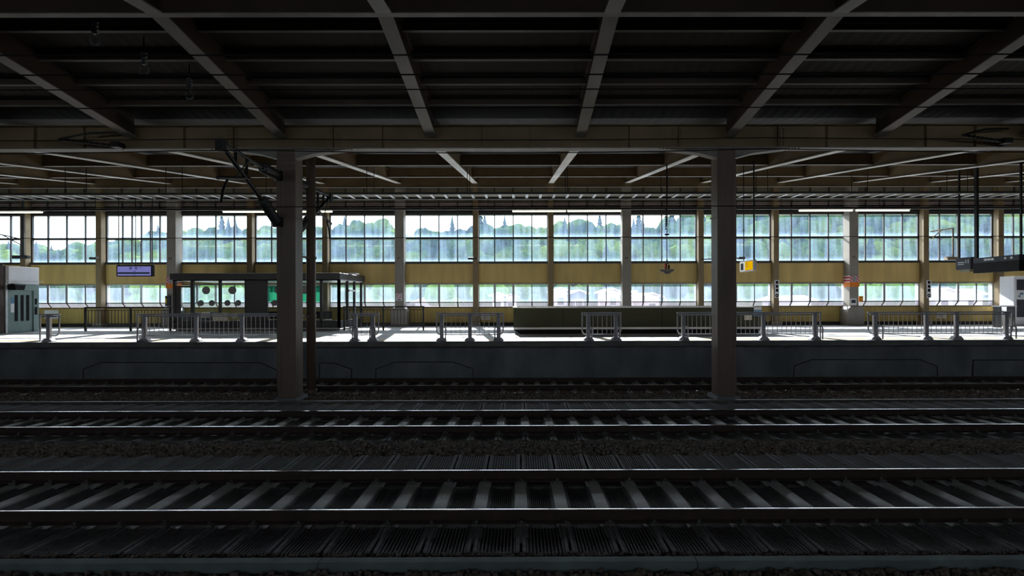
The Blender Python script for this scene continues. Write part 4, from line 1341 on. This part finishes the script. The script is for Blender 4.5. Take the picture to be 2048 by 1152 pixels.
def catenary(yface, ydir, loc_x, lab, low, top, reach=2.75):
    """Swinging bracket: from the column face out over the neighbouring track (ydir -1 towards the camera)."""
    r = thing('catenary_bracket', lab, 'bracket', (loc_x, yface, 0))
    e = ydir * reach
    t2 = top + .06
    MB().tube([(0, ydir * .75, low + .42), (0, e, t2)], .06, 8).build('strut', M['wire'], r)
    MB().tube([(0, ydir * .85, top + .02), (0, e - ydir * .1, t2 + .06)], .05, 8).build('top_tube', M['wire'], r)
    m = MB(); insulator(m, (0, ydir * .06, low), (0, ydir * .9, low + .52), .08, .15, 10); m.build('strut_insulator', M['insulator'], r, smooth=True)
    m = MB(); insulator(m, (0, ydir * .06, top), (0, ydir * .85, top + .02), .11, .16, 8); m.build('top_insulator', M['insulator'], r, smooth=True)
    for f in (.60, .78):
        y = e * f
        zs = low + .42 + (t2 - low - .42) * (abs(y) - .75) / (reach - .75)
        MB().tube([(0, y, zs - .05), (0, y, top + .04 + .08 * f)], .04, 8).build('brace', M['wire'], r)
    m = MB(); m.tube([(0, e * .55, low + .95), (0, e * 1.05, low + .62)], .045, 8); m.build('registration_arm', M['wire'], r)
    MB().tube([(0, e * .9, low + .70), (0, e * .97, low + .38), (0, e * 1.0, low + .05)], .03, 6).build('steady_arm', M['wire'], r)
    MB().tube([(0, e * .8, low + .78), (.25, e * .72, top - .1)], .018, 6).build('stay_wire', M['wire'], r)
    box(-.14, .14, -.06, .06, low - .14, low + .14).build('clamp', M['wire'], r)
    box(-.14, .14, -.06, .06, top - .14, top + .14).build('clamp', M['wire'], r)
    box(-.08, .08, e - .10, e + .10, t2 - .16, t2 + .12).build('end_fitting', M['wire'], r)
catenary(14.48, -1, -7.30, 'black catenary bracket with ribbed insulators reaching towards the camera from the steel column', 3.95, 5.35)
catenary(15.06, 1, -7.0, 'black catenary bracket behind the steel column over the platform track', 3.80, 5.30, 2.6)
def small_bracket(px, py, D, lab):
    p = at(px, py, D)
    r = thing('catenary_bracket', lab, 'bracket', (p.x, D, p.z))
    top = 6.16 - p.z
    MB().tube([(0, 0, 0), (0, .2, top + .03)], .05, 8).build('drop_tube', M['wire'], r)
    m = MB(); insulator(m, (0, 0, 0), (-1.5, -.25, .12), .03, .05, 10); m.build('arm', M['wire'], r)
    m = MB(); m.tube([(-1.5, -.25, .12), (-.7, -.1, .35), (.15, .05, .42)], .03, 6); m.build('upper_arm', M['wire'], r)
    box(-.12, .12, -.12, .12, -.06, .1).build('clamp', M['wire'], r)
small_bracket(235, 292, 14.3, 'black catenary fitting hung from the girder on the lift side')
small_bracket(2010, 284, 14.3, 'black catenary fitting hung from the girder above the departure board')

def hook_insulator(px, py, D, lab):
    p = at(px, py, D)
    zc = zb_near(D) + H
    r = thing('hanging_insulator', lab, 'insulator', (p.x, D, p.z))
    m = MB()
    pts = [(.10 * math.cos(t), 0, .10 * math.sin(t)) for t in [PI * (.4 - 1.6 * q / 12) for q in range(13)]]
    m.tube(pts, .022, 6); m.build('hook', M['insulator'], r)
    m = MB(); insulator(m, (0.0, 0, .12), (0, 0, .42), .03, .07, 4); m.build('insulator_body', M['insulator'], r)
    MB().tube([(0, 0, .4), (0, 0, zc - p.z)], .015, 6).build('rod', M['wire'], r)
hook_insulator(288, 140, 11.0, 'grey hook insulator under the dark roof, middle one of three')
hook_insulator(190, 80, 10.2, 'grey hook insulator under the dark roof, topmost of three')
hook_insulator(379, 190, 12.0, 'grey hook insulator under the dark roof, lowest of three')

# ------------------------------------------------------------------ outside
ZO = -7.0
struct(box(-220, 260, 31, 95, ZO - .5, ZO).build('floor_outside', M['town']), 'ground of the town below the hill')
# hill
sky_px = [(-400, 520), (0, 505), (60, 500), (120, 508), (190, 505), (240, 492), (330, 480), (420, 468), (520, 468), (640, 462), (760, 458), (830, 472), (900, 466), (960, 455), (1060, 468), (1150, 455), (1250, 462), (1330, 448), (1450, 430), (1600, 412), (1800, 395), (2048, 380), (2500, 370)]
sx = np.array([p[0] for p in sky_px], float); sy = np.array([p[1] for p in sky_px], float)
YB, YT = 88.0, 130.0
def hill_top(x):        # crown height of the ridge at world x (y = YT)
    px = 1041 + 960 * x / YT
    return EYE + (597 - np.interp(px, sx, sy)) * YT / 960
def hill_z(x, y):
    t = np.clip((y - YB) / (YT - YB), 0, 1)
    return ZO + (hill_top(x) - ZO) * (t ** .85)
nx, ny = 120, 16
gx = np.linspace(-190, 200, nx); gy = np.concatenate([np.linspace(YB, YT, ny - 1), [YT + 60]])
GX, GY = np.meshgrid(gx, gy)
GZm = hill_z(GX, GY) - 1.5
V = np.stack([GX, GY, GZm], -1).reshape(-1, 3)
q = []
for j in range(ny - 1):
    for i in range(nx - 1):
        a = j * nx + i
        q += [(a, a + 1, a + nx + 1), (a, a + nx + 1, a + nx)]
o = tri_mesh('hill', V, np.array(q), M['hill'], True)
struct(o, 'green hillside beyond the windows')
sv, sf = ico2(2)
NCR = 2100
cx = rng.uniform(-165, 175, NCR); cy = YB + 2 + (YT - YB - 2) * rng.uniform(0, 1, NCR) ** .9
cz = hill_z(cx, cy)
rad = rng.uniform(1.5, 3.4, NCR)
pos = np.stack([cx, cy, cz + rad * .1 - 1.0], 1)
V, Fc = scatter(pos, rad, sv, sf, .16, squash=1)
o = tri_mesh('forest', V, Fc, M['leaves'], True)
o['kind'] = 'stuff'; tag(o, 'hazy green broadleaf forest covering the hillside', 'forest')
# conifers standing out on the hillside
def conifer(x, y, h, lab, group):
    z = float(hill_z(np.array(x), np.array(y))) - 1.0
    r = thing('conifer_tree', lab, 'tree', (x, y, z), group)
    m = MB()
    for t in range(6):
        z0 = h * (.12 + .145 * t); rr = h * .2 * (1 - t / 6.6)
        pr = []
        nseg = 12
        vs = [(0, 0, z0 + h * .27)] + [(rr * (1 + .25 * ((k * 7 + t * 3) % 5 - 2) / 2) * math.cos(2 * PI * k / nseg), rr * (1 + .25 * ((k * 5 + t) % 5 - 2) / 2) * math.sin(2 * PI * k / nseg), z0) for k in range(nseg)]
        m.add(vs, [(0, k + 1, (k + 1) % nseg + 1) for k in range(nseg)] + [tuple(range(nseg, 0, -1))])
    m.build('crown', M['conifer'], r)
    MB().tube([(0, 0, -1), (0, 0, h * .2)], h * .03, 6).build('trunk', M['column_steel'], r)
con = []
for px, h in ((8, 5), (20, 6), (62, 8), (75, 7), (105, 5), (120, 4), (318, 7), (300, 6), (445, 9), (458, 10), (472, 8), (600, 7), (625, 6), (690, 7), (838, 6), (850, 7), (862, 6), (905, 8), (960, 9), (970, 7), (1010, 7), (1130, 6), (1145, 7), (1200, 7), (1268, 9), (1278, 8), (1345, 8)):
    yy = YT - rng.uniform(2, 10)
    con.append(((px - 1041) / 960 * yy, yy, h))
for i in range(40):
    yy = rng.uniform(100, 124); px = rng.uniform(1000, 2048)
    con.append(((px - 1041) / 960 * yy, yy, rng.uniform(5, 9)))
for x, y, h in con:
    conifer(x, y, h * .85, 'dark bluish conifer standing among the hillside trees beyond the windows', 'conifers on the hillside')
# nearer pale-green trees seen through the lower panes
for i, (px, py, D, s) in enumerate(((640, 588, 70, 3.2), (770, 588, 60, 3.0), (870, 585, 60, 3.0), (1250, 588, 84, 2.6), (1495, 580, 70, 4.2), (1572, 577, 76, 4.0), (1640, 588, 66, 3.0), (1745, 585, 62, 4.0), (1806, 588, 68, 3.6), (1330, 575, 74, 3.6), (290, 592, 66, 2.6), (440, 596, 60, 2.6), (120, 590, 70, 3.4), (975, 580, 82, 3.6))):
    s *= .72
    p = at(px, py, D)
    r = thing('garden_tree', 'rounded pale green tree seen through the lower window panes', 'tree', (p.x, D, ZO), 'garden trees beyond the lower windows')
    cp_ = rng.normal(size=(7, 3)) * np.array([s * .45, s * .45, s * .3]) + np.array([0, 0, p.z - ZO])
    V, Fc = scatter(cp_, np.full(7, s * .62), sv, sf, .15, squash=1)
    c = tri_mesh('crown', V, Fc, M['light_leaves' if i % 3 else 'leaves'], True)
    c.parent = r
    MB().tube([(0, 0, 0), (.1, 0, p.z - ZO)], .18, 7, radii=[.25, .12]).build('trunk', M['column_steel'], r)

def house(px0, px1, py_top, D, wall, roof, lab, ridge=.35, depth=7):
    a, b = at(px0, py_top, D), at(px1, py_top, D)
    w = b.x - a.x
    r = thing('house', lab, 'house', (a.x, D, ZO))
    ht = a.z - ZO
    he = ht - w * ridge * .5
    MB().prism([(0, 0), (w, 0), (w, he), (w / 2, ht - .1), (0, he)], 'y', 0, depth).build('wall', M[wall], r)
    m = MB()
    for s0, s1 in (((-.5, he - .15), (w / 2, ht)), ((w + .5, he - .15), (w / 2, ht))):
        m.prism([s0, s1, (s1[0], s1[1] + .18), (s0[0], s0[1] + .18)], 'y', -.6, depth + .6)
    m.build('roof', M[roof], r)
    nwin = max(1, int(w / 2.2))
    for i in range(nwin):
        x = w * (i + .5) / nwin
        f_ = box(x - .5, x + .5, -.06, 0, he - 1.9, he - .8).build('window', M['white'], r)
        box(x - .42, x + .42, -.08, -.06, he - 1.82, he - .88).build('pane', M['dark_grey'], f_)
house(1108, 1134, 577, 62, 'house_white', 'roof_pale', 'white gabled house beyond the panes beside the narrow pilaster')
house(1146, 1170, 582, 60, 'house_dark', 'roof_pale', 'dark timber house with a pale roof beyond the panes')
house(1212, 1240, 579, 66, 'house_pink', 'roof_pale', 'pale pinkish house beyond the panes beside the number plate pilaster')
house(1264, 1284, 583, 74, 'house_white', 'roof_pale', 'small white house beyond the panes past the number plate pilaster')
house(1290, 1318, 588, 60, 'house_pink', 'roof_red', 'brown-roofed house beyond the panes below the dish lamp')
house(985, 1006, 587, 64, 'house_white', 'roof_pale', 'white house beyond the panes behind the three-post fence')
house(1012, 1032, 590, 68, 'house_white', 'roof_red', 'low brown-roofed house beyond the panes at the parapet end')
house(1585, 1622, 594, 56, 'house_white', 'roof_pale', 'low white house beyond the panes past the vertical sign')
house(1872, 1905, 578, 58, 'house_white', 'roof_red', 'white house with reddish roof beyond the panes below the departure board')
house(1918, 1965, 580, 70, 'house_white', 'roof_pale', 'wide pale house beyond the panes under the departure board')
house(830, 872, 597, 62, 'house_white', 'roof_pale', 'low white house beyond the panes next to the no-smoking sign')
